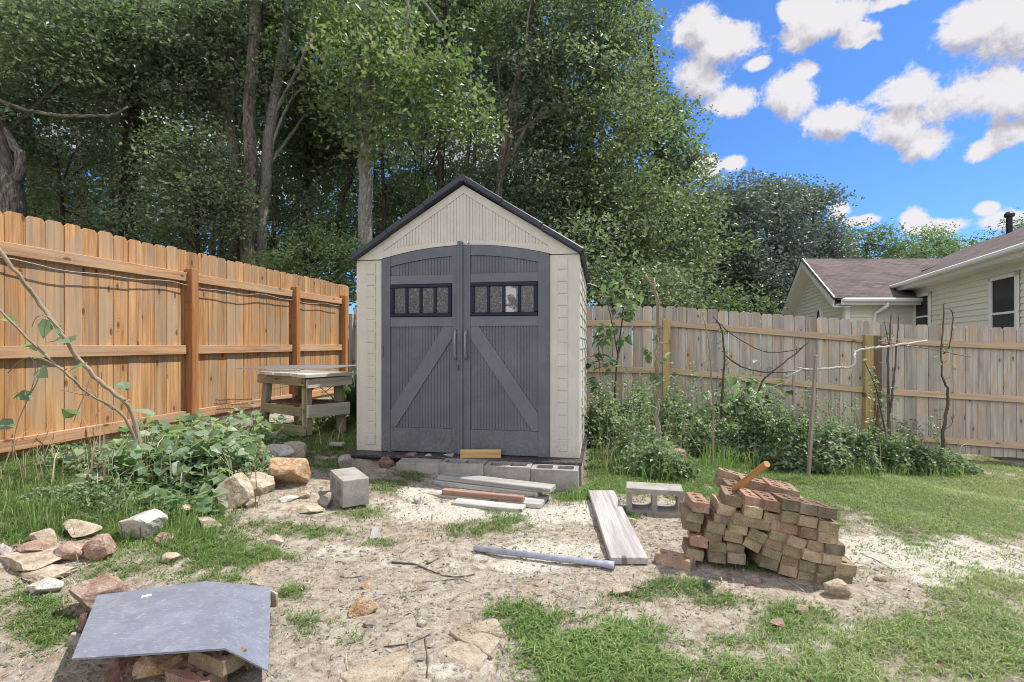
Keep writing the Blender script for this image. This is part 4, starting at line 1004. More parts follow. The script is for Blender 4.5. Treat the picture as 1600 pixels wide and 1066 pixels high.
rock(380, 398, 782, 796, 'tan', 'small tan stone at the foot of the squarish rock', group=GR)
rock(462, 482, 770, 782, 'tan', 'small tan stone on the dirt below the orange topped rock')
rock(118, 134, 964, 998, 'brown', 'dark red stone under the left corner of the grey sheet')
rock(104, 124, 990, 1012, 'grey', 'small grey stone at the lower left of the grey sheet')
rock(200, 276, 1030, 1075, 'orange', 'orange and white rock in front of the grey sheet', depth=.16)
rock(150, 205, 1042, 1075, 'brown', 'brown stone in the shade under the grey sheet', depth=.14)
rock(276, 306, 1015, 1050, 'brown', 'dark upright stone under the grey sheet', depth=.08)
rock(366, 401, 1026, 1058, 'brown', 'dark brown stone under the bent corner of the grey sheet', depth=.08)
rock(422, 432, 925, 951, 'tan', 'small tan stone at the right edge of the grey sheet')
rock(390, 409, 906, 920, 'tan', 'small tan stone behind the grey sheet')
rseed[0] += 3
rock(544, 584, 936, 966, 'orange', 'bright orange stone alone on the bare dirt')
rock(563, 577, 912, 922, 'orange', 'tiny orange stone behind the bright orange stone')
rock(653, 668, 969, 980, 'white', 'small white pebble in the middle of the dirt')
rock(566, 582, 973, 983, 'grey', 'dark grey pebble in front of the bright orange stone')
rock(645, 657, 776, 789, 'white', 'round white stone left of the lowest grey board')
rock(1298, 1329, 908, 938, 'tan', 'tan stone at the right foot of the brick pile')
rock(958, 983, 919, 932, 'tan', 'flat brown stone below the end of the pipe')
rock(977, 996, 811, 824, 'tan', 'rounded tan stone beside the long plank')
rock(1247, 1265, 948, 965, 'tan', 'angular pale tan stone below the brick pile')
rock(1210, 1232, 970, 989, 'pink', 'pinkish flat stone below the brick pile')
rock(1371, 1392, 898, 911, 'tan', 'small tan stone in the pale sand right of the pile')
rock(436, 461, 776, 787, 'white', 'flat whitish stone left of the single block', depth=.12)
rock(438, 497, 788, 803, 'tan', 'thin flat pale slab left of the single block', depth=.16)
rock(415, 440, 840, 852, 'tan', 'narrow pale stone on the dirt below the bank')
rock(496, 516, 773, 797, 'grey', 'grey stone against the left side of the single block')
rock(528, 546, 714, 736, 'grey', 'lumpy whitish clod behind the single block')
rock(590, 612, 716, 734, 'brown', 'reddish brown stone left of the solid shed block')
rock(598, 622, 708, 722, 'grey', 'grey brown stone just below the shed left door')
rock(672, 768, 1000, 1066, 'sand', 'flat yellowish sandstone slab flush with the dirt in the foreground', depth=.30, sink=3.0)
rock(528, 626, 1044, 1085, 'sand', 'flat buried sandstone at the bottom of the photo', depth=.25, sink=3.0)
rock(722, 790, 968, 1000, 'sand', 'buried tan stone beside the curved stick', depth=.16, sink=3.0)
rock(1180, 1190, 905, 913, 'pink', 'tiny pinkish stone in the leaf litter before the pile')
# stones between the block row and the shed doors
for k, (xl, yl, w_, kd, lab) in enumerate(((-.30, -.09, .15, 'grey', 'grey paver piece behind the solid block below the left door'), (-.13, -.10, .13, 'grey', 'angular grey stone between solid block and left door'), (.02, -.10, .11, 'grey', 'small grey stone left of the yellow lumber piece'),
      (.36, -.10, .26, 'tan', 'flat tan stone right of the yellow lumber piece'), (.62, -.09, .24, 'grey', 'flat grey stone behind the hollow corner block'), (-.48, -.10, .13, 'brown', 'brown stone wedged at the bottom of the left door'))):
    V, Fc = rock_mesh((w_, .13, .10), 300 + k); o = mesh_np('rock', V, [Fc], MATS['rock_' + kd]); p = shed_pt(xl, yl); o.location = (p[0], p[1], .155 + (.02 if xl < 0 else 0)); o.rotation_euler = (0, 0, rad(-10)); tag(o, lab, 'rock', 'stones wedged below the shed doors')
# bricks holding up the sheet
c = G(315, 1062); place(brick_me['red'][1], 'brick', 'red brick lying under the front edge of the grey sheet', 'brick', (c[0], c[1] - .03, c[2] + .028), (0, 0, rad(70)))
place(brick_me['olive'][1], 'brick', 'tan brick on the red brick right under the grey sheet', 'brick', (c[0] + .055, c[1] + .0, c[2] + .086), (0, 0, rad(64)))
# the stump-like stone in the weeds
rseed[0] += 4
rock(1044, 1076, 704, 744, 'pink', 'blocky pinkish stone half hidden in the weeds behind the block', depth=.22)
# grey sheet
pp = [Pz(152, 930, .13), Pz(322, 908, .12), Pz(423, 917, .075), Pz(419, 1048, .055), Pz(352, 1013, .165), Pz(112, 1029, .17)]
mb = MB(); quads = [(0, 1, 4, 5), (1, 2, 3, 4)]; N_ = 10
for q in quads:
    A, B, Cc, D = [pp[i] for i in q]; g_ = np.linspace(0, 1, N_ + 1); uu, vv = np.meshgrid(g_, g_)
    S = (A[None, None] * ((1 - uu) * (1 - vv))[..., None] + B * (uu * (1 - vv))[..., None] + Cc * (uu * vv)[..., None] + D * ((1 - uu) * vv)[..., None])
    S[..., 2] += .006 * np.sin(uu * 3.1) * np.sin(vv * 3.1)
    n = (N_ + 1) ** 2; V = np.vstack([S.reshape(-1, 3), S.reshape(-1, 3) - np.array([0, 0, .007])])
    i, j = np.meshgrid(np.arange(N_), np.arange(N_)); a = (j * (N_ + 1) + i).ravel(); f = np.stack([a, a + N_ + 1, a + N_ + 2, a + 1], 1)
    bd = list(range(N_ + 1)) + [N_ + (N_ + 1) * k for k in range(1, N_ + 1)] + [(N_ + 1) * N_ + k for k in range(N_ - 1, -1, -1)] + [(N_ + 1) * k for k in range(N_ - 1, 0, -1)]
    bd = np.array(bd); b2 = np.roll(bd, -1)
    mb.add(V, [np.vstack([f, f[:, ::-1] + n, np.stack([bd, b2, b2 + n, bd + n], 1)])], V)
sheet = mb.build('plastic_sheet', MATS['grey_sheet']); tag(sheet, 'bent blue grey plastic panel laid over rocks in the foreground', 'plastic panel')
mb = MB()
for (px_, py_, w_, h_, a) in ((229, 931, .035, .010, .5), (238, 936, .03, .006, 0), (227, 938, .008, .018, .3)):
    c = Pz(px_, py_, .137); mb.box(c, (w_, h_ * 2, .0008), R3(0, 0, a), ch=.0003)
o = mb.build('paint_smear', MATS['white_smear'], sheet)
# crumpled bit of bluish plastic at the shed corner
V, Fc = rock_mesh((.11, .05, .06), 901); o = mesh_np('plastic_scrap', V, [Fc], MATS['blue_plastic']); c = G(575, 706); o.location = (c[0], c[1], c[2] + .02); tag(o, 'crumpled bluish plastic scrap at the left front corner of the shed', 'plastic scrap')

# ------------------------------------------------------------------ neighbour's house beyond the fence
def wallpt(Y, off=0.0):         # the long side wall runs away from the camera
    return np.array([6.454 + .373 * Y - off * .937, Y + off * .35, 0])
hb = wallpt(16.0)
house = thing('neighbor_house', "neighbour's cream clapboard house with brown shingle roof beyond the right fence", 'house', (hb[0], hb[1], -.5))
H0 = np.array([hb[0], hb[1], -.5])
d1 = np.array([.373, 1, 0]); d1 /= np.linalg.norm(d1); nrm = np.array([-d1[1], d1[0], 0])      # outwards, towards the yard
def siding(mb, a, b, z0, zt, nv, step=.135, th=.028):
    """lapped boards from a to b; zt(t) height of the top at fraction t (may be a gable)"""
    a = np.asarray(a, float); b = np.asarray(b, float); L = np.linalg.norm(b - a); z = z0; tt = np.linspace(0, 1, 41)
    top = max(zt(t) for t in tt)
    while z < top:
        ok = [t for t in tt if zt(t) > z + .03]
        if len(ok) > 1:
            t0, t1 = ok[0], ok[-1]; p, q = a + (b - a) * t0, a + (b - a) * t1; z1 = min(z + step + .01, top)
            V = []
            for e in (p, q):
                V += [e + nv * th + [0, 0, z], e + nv * .001 + [0, 0, z1], e - nv * .05 + [0, 0, z1], e - nv * .05 + [0, 0, z]]
            mb.add(np.array(V) - H0, [np.array([[0, 1, 5, 4], [1, 2, 6, 5], [2, 3, 7, 6], [3, 0, 4, 7], [0, 3, 2, 1], [4, 5, 6, 7]])])
        z += step
    return mb
EZ = EYE + 1.86
mb = MB(); siding(mb, wallpt(5.5), wallpt(16.0), -.5, lambda t: EZ - .12, nrm)
A0 = np.array([10.1, 15.5, 0]); dg = np.array([.32, 1, 0]); dg /= np.linalg.norm(dg); ng = np.array([-dg[1], dg[0], 0])
siding(mb, A0 + [0, .0, 0], A0 + [2.2, 0, 0], -.5, lambda t: EYE + 1.42, np.array([0, -1.0, 0]))
WG = 7.2; gz = lambda t: EYE + 1.42 + (1 - abs(2 * t - 1)) * 1.62
siding(mb, A0, A0 + dg * WG, -.5, gz, ng)
mb.build('wall', MATS['siding_cream'], house)
tr = MB()
def tb(a, b, wd, th, up=(0, 0, 1)): tr.beam(np.asarray(a) - H0, np.asarray(b) - H0, wd, th, up, ch=.004)
tb(A0 + [-.0, -.03, -.5], A0 + [0, -.03, EYE + 1.4], .14, .14, up=(1, 0, 0)); tb(wallpt(16) + nrm * .03 + [0, 0, -.5], wallpt(16) + nrm * .03 + [0, 0, EZ - .1], .09, .06, up=(1, 0, 0))
pk = A0 + dg * WG / 2 + [0, 0, EYE + 3.16]; e0 = A0 - dg * .42 + [0, 0, EYE + 1.36]; e1 = A0 + dg * (WG + .42) + [0, 0, EYE + 1.36]
for e in (e0, e1): tb(e + ng * .42 - [0, 0, .04], pk + ng * .42 - [0, 0, .04], .04, .32); tb(e + ng * .20 - [0, 0, .20], pk + ng * .20 - [0, 0, .20], .42, .02)
tb(A0 + [-.4, -.42, EYE + 1.30], A0 + [2.4, -.42, EYE + 1.30], .03, .16); tb(A0 + [-.4, -.22, EYE + 1.24], A0 + [2.4, -.22, EYE + 1.24], .42, .02)
tb(wallpt(5.3, -.0) + nrm * .42 + [0, 0, EZ - .06], wallpt(16.5) + nrm * .42 + [0, 0, EZ - .06], .03, .16); tb(wallpt(5.3) + nrm * .21 + [0, 0, EZ - .15], wallpt(16.5) + nrm * .21 + [0, 0, EZ - .15], .42, .02)
tr.build('trim', MATS['trim_white'], house)
gt = MB()
for a, b in ((A0 + [-.4, -.50, EYE + 1.36], A0 + [2.3, -.50, EYE + 1.36]), (wallpt(5.3) + nrm * .50 + [0, 0, EZ - .01], wallpt(16.6) + nrm * .50 + [0, 0, EZ - .01])): gt.beam(a - H0, b - H0, .12, .11, ch=.03)
gt.build('gutter', MATS['trim_white'], house)
ds = MB(); q = A0 + [.95, -.45, EYE + 1.32] - H0; ds.tube([q, q + [0, .0, -.12], q + [-.10, .36, -.32], q + [-.12, .38, -.5], q + [-.12, .38, -2.9]], .05, 8); ds.build('downspout', MATS['trim_white'], house, smooth=True)
def slab(mb, c4, th=.05):
    c4 = np.array(c4, float); n = np.cross(c4[1] - c4[0], c4[3] - c4[0]); n /= np.linalg.norm(n)
    if n[2] < 0: n = -n
    u = (c4[1] - c4[0]); u /= np.linalg.norm(u); v = np.cross(n, u); gcs = np.stack([(c4 - c4[0]) @ u, (c4 - c4[0]) @ v, np.zeros(4)], 1)
    mb.add(np.vstack([c4, c4 - n * th]) - H0, [np.array([[0, 1, 2, 3], [7, 6, 5, 4], [0, 4, 5, 1], [1, 5, 6, 2], [2, 6, 7, 3], [3, 7, 4, 0]])], np.vstack([gcs, gcs]))
rf = MB()
ge0 = A0 - dg * .55 + ng * .46 + [0, 0, EYE + 1.42]; gp = pk + ng * .46 + [0, 0, .1]; ge1 = A0 + dg * (WG + .55) + ng * .46 + [0, 0, EYE + 1.42]
slab(rf, [ge0, ge0 + [3.2, 0, 0], gp + [6.0, 0, 0], gp]); slab(rf, [gp, gp + [5, 0, 0], ge1 + [5, 0, 0], ge1])
m0 = wallpt(5.0) + nrm * .52 + [0, 0, EZ + .05]; m1 = wallpt(16.7) + nrm * .52 + [0, 0, EZ + .05]; rr = -nrm * 5.5 + [0, 0, 2.48]
m2 = wallpt(25) + nrm * .52 + [0, 0, EZ + .05]
slab(rf, [m0, m1, m1 + rr, m0 + rr]); slab(rf, [m1 - nrm * 1.5 + [0, 0, .676], m2 - nrm * 1.5 + [0, 0, .676], m2 + rr, m1 + rr]); r2 = -nrm * 5.5 - [0, 0, 2.48]
slab(rf, [m0 + rr, m2 + rr, m2 + rr + r2, m0 + rr + r2]); rf.build('roof', MATS['roof_shingle'], house)
vp = MB(); c = P(1577, 357, 18.6) - H0; vp.tube([c - [0, 0, .3], c + [0, 0, .42]], .09, 10); vp.tube([c + [0, 0, .42], c + [0, 0, .52], c + [0, 0, .60]], [.15, .15, .08], 10); vp.build('vent_pipe', MATS['pipe_black'], house)
def hwin(Ya, Yb, zt, zb):
    a, b = wallpt(Ya), wallpt(Yb); fr = MB(); w_ = .085
    for (p, q, z0, z1) in ((a, b, zt - w_, zt), (a, b, zb, zb + w_), (a, a + (b - a) * .09, zb, zt), (b - (b - a) * .09, b, zb, zt)):
        fr.beam(p + nrm * .05 + [0, 0, (z0 + z1) / 2] - H0, q + nrm * .05 + [0, 0, (z0 + z1) / 2] - H0, .055, z1 - z0, ch=.004)
    zm = (zt + zb) / 2 + .02; fr.beam(a + nrm * .042 + [0, 0, zm] - H0, b + nrm * .042 + [0, 0, zm] - H0, .04, .05, ch=.003)
    f = fr.build('window', MATS['trim_white'], house)
    gl = MB(); gl.beam(a + nrm * .034 + [0, 0, (zt + zb) / 2] - H0, b + nrm * .034 + [0, 0, (zt + zb) / 2] - H0, .01, zt - zb - .05, ch=.001); gl.build('pane', MATS['glass_dark'], f)
hwin(10.37, 11.42, EYE + 1.52, EYE - .15); hwin(14.4, 15.5, EYE + 1.53, EYE + .15)
gm = A0 + dg * (WG * .40) + ng * .03; f = MB(); f.prism([(-.30, 0), (.30, 0), (.30, .55), (.15, .86), (0, .95), (-.15, .86), (-.30, .55)], -.02, .03, np.array(Matrix(((-dg[0], 0, ng[0], gm[0] - H0[0]), (-dg[1], 0, ng[1], gm[1] - H0[1]), (0, 1, 0, EYE + .45 - H0[2]), (0, 0, 0, 1)))))
wf = f.build('window', MATS['trim_white'], house); f = MB(); f.prism([(-.22, .06), (.22, .06), (.22, .52), (.11, .78), (0, .85), (-.11, .78), (-.22, .52)], .03, .036, np.array(Matrix(((-dg[0], 0, ng[0], gm[0] - H0[0]), (-dg[1], 0, ng[1], gm[1] - H0[1]), (0, 1, 0, EYE + .45 - H0[2]), (0, 0, 0, 1))))); f.build('pane', MATS['glass_dark'], wf)

# ------------------------------------------------------------------ bare saplings, sticks and stakes
def smooth_path(p, n=4):
    p = np.asarray(p, float)
    if len(p) < 3: return p
    out = []
    for i in range(len(p) - 1):
        p0 = p[max(i - 1, 0)]; p1 = p[i]; p2 = p[i + 1]; p3 = p[min(i + 2, len(p) - 1)]
        for t in np.linspace(0, 1, n, endpoint=False): out.append(.5 * ((2 * p1) + (-p0 + p2) * t + (2 * p0 - 5 * p1 + 4 * p2 - p3) * t * t + (-p0 + 3 * p1 - 3 * p2 + p3) * t ** 3))
    return np.vstack([out, p[-1]])
def sapling(name, label, cat, paths, Y, mat, leaves=None, lmat='leaf_weed', lsize=.07, ground=True, group=None):
    """paths: list of (pixel points, r0, r1[, Y0, Y1]); leaves: list of (px, py, spread px, count)"""
    base = None; mb = MB()
    for k, pth in enumerate(paths):
        px, r0, r1 = pth[:3]; Ya, Yb = (pth[3], pth[4]) if len(pth) > 3 else (Y, Y)
        pts = [P(x, y, Ya + (Yb - Ya) * i / (len(px) - 1) + (random.uniform(-.03, .03) if 0 < i else 0)) for i, (x, y) in enumerate(px)]
        if k == 0:
            if ground: pts[0][2] = gh(pts[0][0], pts[0][1]) - .03
            base = pts[0].copy()
        sp_ = smooth_path(pts, 5); sp_[1:-1] += rng.normal(0, .25 * r0, (len(sp_) - 2, 3))
        mb.tube(sp_ - base, np.linspace(r0, r1, len(sp_)), 8, wob=.18)
        for q in range(int(len(sp_) * .35)):
            i = random.randrange(1, len(sp_)); L = random.uniform(.015, .05); dv = rng.normal(0, 1, 3); dv[2] = abs(dv[2]); dv /= np.linalg.norm(dv)
            mb.tube([sp_[i] - base, sp_[i] + dv * L - base], [r1 * .8, r1 * .4], 5)
    if leaves:
        t = thing(name, label, cat, base, group=group); mb.build('stem', MATS[mat], t, smooth=True)
        Cs = []
        for (x, y, s_, n) in leaves:
            c = P(x, y, Y); Cs.append(c + rng.normal(0, 1, (n, 3)) * np.array([s_, s_ * .8, s_]) / F * Y * .55)
        Cs = np.vstack(Cs) - base; n = len(Cs)
        V, Fc, r = leaf_mesh(Cs, lsize * (.6 + .8 * rng.random(n)), lsize * .65 * (.6 + .6 * rng.random(n)), rng.random(n), .35, .6, 'h')
        mesh_np('leaves', V, [Fc], MATS[lmat], t, rnd=r)
        return t
    o = mb.build(name, MATS[mat], smooth=True); o.location = base; return tag(o, label, cat, group)
GSAP = 'bare saplings before the grey fence'
sapling('sapling', 'leafy sapling wrapped in vine right beside the shed', 'sapling', [([(957, 690), (960, 620), (965, 560), (972, 500), (978, 440)], .016, .005), ([(966, 560), (955, 500), (948, 470)], .008, .003), ([(972, 500), (985, 470), (992, 455)], .006, .003), ([(940, 690), (938, 600), (935, 540)], .007, .003)], 6.3, 'twig_dark',
    [(960, 470, 22, 26), (985, 485, 14, 14), (945, 515, 18, 20), (935, 560, 12, 16), (955, 570, 12, 12), (968, 450, 16, 12), (935, 530, 10, 12), (970, 530, 10, 10), (955, 460, 20, 16), (990, 470, 12, 12), (930, 600, 14, 16)], 'leaf_weed', .12, group=GSAP)
sapling('sapling', 'thick pale sawn sapling trunk with forked top and few leaves', 'sapling', [([(1031, 738), (1027, 650), (1028, 600), (1026, 560), (1030, 520), (1027, 470), (1021, 452), (1008, 431)], .027, .015), ([(1024, 458), (1022, 434)], .011, .009)], 5.15, 'twig_brown',
    [(1012, 548, 8, 3), (1030, 532, 8, 3), (1036, 565, 7, 4), (1020, 590, 6, 4), (1025, 520, 6, 4), (1030, 600, 10, 4), (1018, 640, 12, 6), (1008, 548, 10, 3), (1040, 560, 9, 3)], 'leaf_weed', .10, group=GSAP)
sapling('sapling', 'thin reddish brown bare stem left of the two arching stems', 'sapling', [([(1113, 722), (1115, 650), (1112, 590), (1108, 540), (1103, 512), (1097, 490)], .012, .006)], 5.4, 'twig_brown', group=GSAP)
sapling('sapling', 'dark sapling with two long arching whips bending to the right', 'sapling', [([(1122, 650), (1130, 590), (1132, 560), (1127, 515), (1119, 500)], .014, .008), ([(1114, 494), (1124, 505), (1153, 529), (1198, 550), (1245, 546), (1265, 534)], .007, .005), ([(1134, 556), (1158, 573), (1198, 582), (1237, 581), (1268, 577)], .010, .006)], 6.2, 'twig_dark',
    [(1128, 540, 10, 8), (1134, 565, 8, 6), (1128, 520, 6, 4), (1138, 580, 9, 6)], 'leaf_weed', .06, group=GSAP)
sapling('sapling', 'dark bare stem leaning diagonally to the right before the fence', 'sapling', [([(1160, 655), (1187, 606), (1209, 579), (1245, 551), (1265, 532)], .014, .007), ([(1245, 551), (1244, 540)], .004, .003)], 6.3, 'twig_dark', group=GSAP)
sapling('branch', 'long pale bare branch resting crooked across stake and fence post', 'branch', [([(1228, 590), (1251, 579), (1276, 577), (1300, 575), (1331, 572.5), (1336, 560), (1337, 549.6), (1360, 544), (1384, 541.7), (1420, 536), (1448, 532.5)], .012, .010), ([(1241, 574), (1262, 578)], .007, .008), ([(1331, 572), (1329, 588)], .007, .004), ([(1228, 581), (1258, 578)], .005, .006), ([(1420, 537), (1417, 544)], .005, .004)], 5.1, 'twig_pale', ground=False)
sapling('branch', 'thin grey branch lodged in the sapling tops right of the pale branch', 'branch', [([(1373, 532.5), (1400, 537), (1423, 541), (1463, 547), (1518, 558)], .010, .006), ([(1440, 543), (1436, 533)], .004, .003)], 6.05, 'twig_brown', ground=False)
sapling('sapling', 'bare sapling of several dark upright stems beside the fence post', 'sapling', [([(1390, 712), (1389, 640), (1387, 585), (1389, 532), (1393, 489)], .020, .007), ([(1390, 645), (1396, 598), (1402, 532), (1403.5, 492)], .012, .006), ([(1386, 690), (1380, 658), (1368, 606), (1351, 564)], .010, .004), ([(1388, 535), (1381, 498)], .005, .003)], 6.1, 'twig_dark',
    [(1362, 575, 14, 10), (1360, 590, 12, 8), (1372, 610, 12, 9), (1392, 634, 14, 10), (1390, 524, 8, 8), (1385, 600, 12, 8)], 'leaf_weed', .06, group=GSAP)
sapling('sapling', 'single dark crooked sapling nearest the right edge of the photo', 'sapling', [([(1472, 715), (1473, 674), (1480, 638), (1481, 611), (1473, 590), (1472, 556), (1474, 477)], .019, .007), ([(1473, 553), (1482, 545), (1487, 520), (1489, 493), (1484, 483)], .008, .004), ([(1474, 672), (1486, 664), (1491, 648)], .004, .002)], 6.1, 'twig_dark',
    [(1474, 545, 16, 16), (1480, 575, 12, 8), (1484, 600, 10, 4), (1470, 612, 10, 5), (1485, 640, 9, 3)], 'leaf_weed', .055, group=GSAP)
for (x0, y0, x1, y1, Y, w_, lab) in ((1262, 747, 1275, 555, 0, .042, 'tall weathered wooden stake standing in the weeds near the brick pile'), (1240, 655, 1240, 585, 6.3, .035, 'short grey wooden stake standing in the weeds behind the tall stake')):
    if Y == 0: b = G(x0, y0); Y = b[1]
    else: b = P(x0, y0, Y); b[2] = gh(b[0], b[1])
    tp = P(x1, y1, Y - .05); mb = MB(); mb.beam([0, 0, -.1], tp - b, w_ * .55, w_, up=(0, 1, 0), ch=.004); o = mb.build('garden_stake', MATS['stake_wood']); o.location = b; tag(o, lab, 'stake')
sapling('branch', 'dead grey branch slanting up to the left before the cedar fence', 'branch', [([(226, 690), (206, 645), (177, 614), (150, 591), (120, 555), (90, 513), (57, 468), (27, 429), (-6, 384)], .017, .012, 4.0, 3.3), ([(177, 614), (160, 596), (158, 580)], .004, .002, 3.9, 3.8), ([(90, 513), (98, 505)], .006, .005, 3.6, 3.6)], 4.0, 'twig_brown')
sapling('branch', 'thinner dead branch slanting left below the thick grey one', 'branch', [([(228, 690), (195, 653), (141, 618), (108, 588), (54, 540), (-6, 478)], .010, .007, 3.9, 3.3), ([(176, 640), (150, 622), (120, 615), (92, 609)], .004, .002, 3.8, 3.6), ([(165, 632), (150, 650), (152, 670)], .003, .002, 3.8, 3.7)], 3.9, 'twig_brown')
# sticks on the ground
def stick(label, pts, r, mat='twig_brown'):
    w_ = np.array([G(x, y) for x, y in pts]); w_[:, 2] += r * .9; b = w_[0].copy(); sp_ = smooth_path(w_ - b, 5); sp_[1:-1] += rng.normal(0, r * .2, (len(sp_) - 2, 3))
    mb = MB(); mb.tube(sp_, np.linspace(r, r * .6, len(sp_)), 7, wob=.3); o = mb.build('stick', MATS[mat], smooth=True); o.location = b; tag(o, label, 'stick')
stick('curved brown stick lying beside the buried sandstone slab', [(705, 990), (722, 1004), (742, 1012), (756, 1022), (769, 1032)], .010)
stick('thin dark root snaking over the dirt behind the orange stone', [(612, 880), (650, 884), (680, 896), (710, 903), (742, 899)], .005, 'twig_dark')
stick('pale dry twig on the dirt right of the dark root', [(660, 910), (690, 908), (715, 905), (738, 912)], .004, 'twig_pale')
stick('short dark twig lying flat left of the dark root', [(531, 902), (548, 904), (566, 901)], .004, 'twig_dark')
stick('forked dry twig on the dirt in front of the white pebble', [(600, 1012), (640, 1006), (672, 992)], .003, 'twig_dark')
stick('thin twig running down between the buried sandstones', [(664, 1000), (668, 1030), (667, 1060)], .004, 'twig_dark')
stick('straight pale stick at the right foot of the brick pile', [(1224, 904), (1240, 914), (1256, 925)], .004, 'twig_pale')
stick('short thick weathered stick left of the pipe end', [(668, 882), (678, 877), (685, 873)], .010, 'twig_brown')
stick('pale thin stick in the sand right of the brick pile', [(1350, 868), (1372, 877), (1394, 890)], .004, 'twig_pale')
stick('dark curved twig in front of the bank rocks', [(350, 852), (372, 846), (400, 843)], .005, 'twig_brown')

# ------------------------------------------------------------------ weeds and vines
def mound(px, py, wpx, hpx, n, lsz, upright=.5, Yo=0.0):
    g_ = G(px, py); Y = g_[1] + Yo; r_ = wpx / F * Y * .5; h = hpx / F * Y
    a = rng.random(n) * 2 * PI; q = np.sqrt(rng.random(n)); x = g_[0] + np.cos(a) * q * r_; y = Y + r_ * .55 + np.sin(a) * q * r_ * .75
    lim = h * (1 - .75 * q ** 2.2) * (.95 + 1.0 * fbm(x * 2.7, y * 2.7, 61, 3) + .7 * fbm(x * 9, y * 9, 67, 2))
    z = lim * rng.random(n) ** .45
    return np.stack([x, y, ground_h(x, y) + z], 1), lsz * (.55 + .9 * rng.random(n))
def mass(name, label, cat, mounds, mat, rbias=None, kind='stuff', shape='h', asp=.6, droop=.3, k=1.0, kl=1.0):
    mounds = [(m_[0], m_[1], m_[2], m_[3], int(m_[4] * k), m_[5] * kl) + tuple(m_[6:]) for m_ in mounds]
    Cs, Ls = zip(*[mound(*m_) for m_ in mounds]); tone = np.concatenate([np.full(len(c), random.uniform(-.22, .22)) for c in Cs]); Cs = np.vstack(Cs); Ls = np.concatenate(Ls); n = len(Cs)
    rn = np.clip(.45 + .9 * fbm(Cs[:, 0] * 2.3, Cs[:, 2] * 2.3 + Cs[:, 1], 71, 3) + rng.normal(0, .2, n) + tone, 0, 1)
    V, Fc, r = leaf_mesh(Cs, Ls, Ls * asp, rn, droop, .55, shape)
    o = mesh_np(name, V, [Fc], MATS[mat], rnd=r); tag(o, label, cat, kind=kind); return Cs
wd_ = [(948, 702, 85, 95, 2600, .055), (935, 660, 60, 90, 1500, .06), (1000, 680, 100, 80, 2600, .055), (1060, 690, 90, 75, 2200, .055), (1100, 715, 80, 75, 2600, .05), (1150, 722, 90, 95, 3200, .05), (1200, 728, 90, 90, 3000, .05),
       (1250, 740, 95, 108, 3600, .048), (1300, 742, 95, 112, 3800, .048), (1350, 742, 85, 90, 3000, .048), (1395, 742, 90, 92, 3000, .048), (1440, 742, 85, 80, 2600, .048), (1485, 742, 80, 55, 1800, .045), (1520, 742, 60, 28, 700, .04),
       (1230, 700, 200, 75, 3500, .055), (1100, 690, 200, 60, 3000, .055)]
mass('weeds', 'dense green weeds and brambles growing along the grey fence', 'weeds', [(m_[0], m_[1], m_[2] * random.uniform(.75, 1.1), m_[3] * random.uniform(.62, .98)) + m_[4:] for m_ in wd_], 'leaf_weed', k=.8, kl=.85)
mass('weeds', 'low clump of green weeds around the pale sawn sapling', 'weeds', [(1005, 748, 90, 50, 900, .035), (1045, 752, 80, 60, 1000, .035), (1070, 750, 50, 40, 350, .035), (1025, 735, 90, 60, 900, .04), (985, 720, 60, 30, 400, .04)], 'leaf_weed')
# leggy weed stems that stick out of the mass
mb = MB(); Cs = []
for k in range(170):
    px = rng.uniform(925, 1530); hpx = rng.uniform(50, 125) * (1 if px < 1420 else .6); g0 = G(px, rng.uniform(690, 735)); g0[1] += .3; g0[2] = gh(g0[0], g0[1]); Y = g0[1]; h = hpx / F * Y
    tp = g0 + np.array([random.gauss(0, .16), random.gauss(0, .1), h]); pth = smooth_path([g0, (g0 + tp) / 2 + rng.normal(0, .04, 3), tp], 6); mb.tube(pth, np.linspace(.005, .002, len(pth)), 5)
    for q in pth[4:]:
        for z_ in range(3): Cs.append(q + rng.normal(0, .025, 3))
Cs = np.array(Cs); n = len(Cs); V, Fc, r = leaf_mesh(Cs, .045 * (.6 + .9 * rng.random(n)), .024 * (.6 + .8 * rng.random(n)), np.clip(rng.normal(.6, .25, n), 0, 1), .2, .6, 'h')
o = mesh_np('weed_leaves', V, [Fc], MATS['leaf_weed'], rnd=r); tag(o, 'narrow leaves on the leggy weed stems before the grey fence', 'weeds', kind='stuff')
o = mb.build('weed_stems', MATS['twig_brown']); tag(o, 'leggy weed stems sticking out of the weeds before the grey fence', 'weeds', kind='stuff')
# big leaved plants in the weeds
n = 260; x = rng.uniform(1125, 1195, n); y = rng.uniform(590, 660, n); Cs = np.array([P(a_, b_, 6.4 + random.uniform(-.2, .2)) for a_, b_ in zip(x, y)])
t = thing('shrub', 'large leaved shrub in the weeds under the diagonal stem', 'shrub', (P(1160, 650, 6.4)[0], 6.4, gh(P(1160, 650, 6.4)[0], 6.4))); b = np.array(t.location)
cc = P(1160, 632, 6.4); Cs = cc + rng.normal(0, 1, (n, 3)) * np.array([.22, .18, .16])
V, Fc, r = leaf_mesh(Cs - b, .13 * (.6 + .7 * rng.random(n)), .09 * (.6 + .6 * rng.random(n)), rng.random(n), .5, .7, 'h'); mesh_np('leaves', V, [Fc], MATS['leaf_weed'], t, rnd=r)
mb = MB()
for k in range(14): q = Cs[k] - b; mb.tube(smooth_path([[random.uniform(-.05, .05), random.uniform(-.05, .05), -.03], q * .5 + rng.normal(0, .03, 3), q], 4), [.006] * 9, 5)
mb.build('stem', MATS['twig_brown'], t)
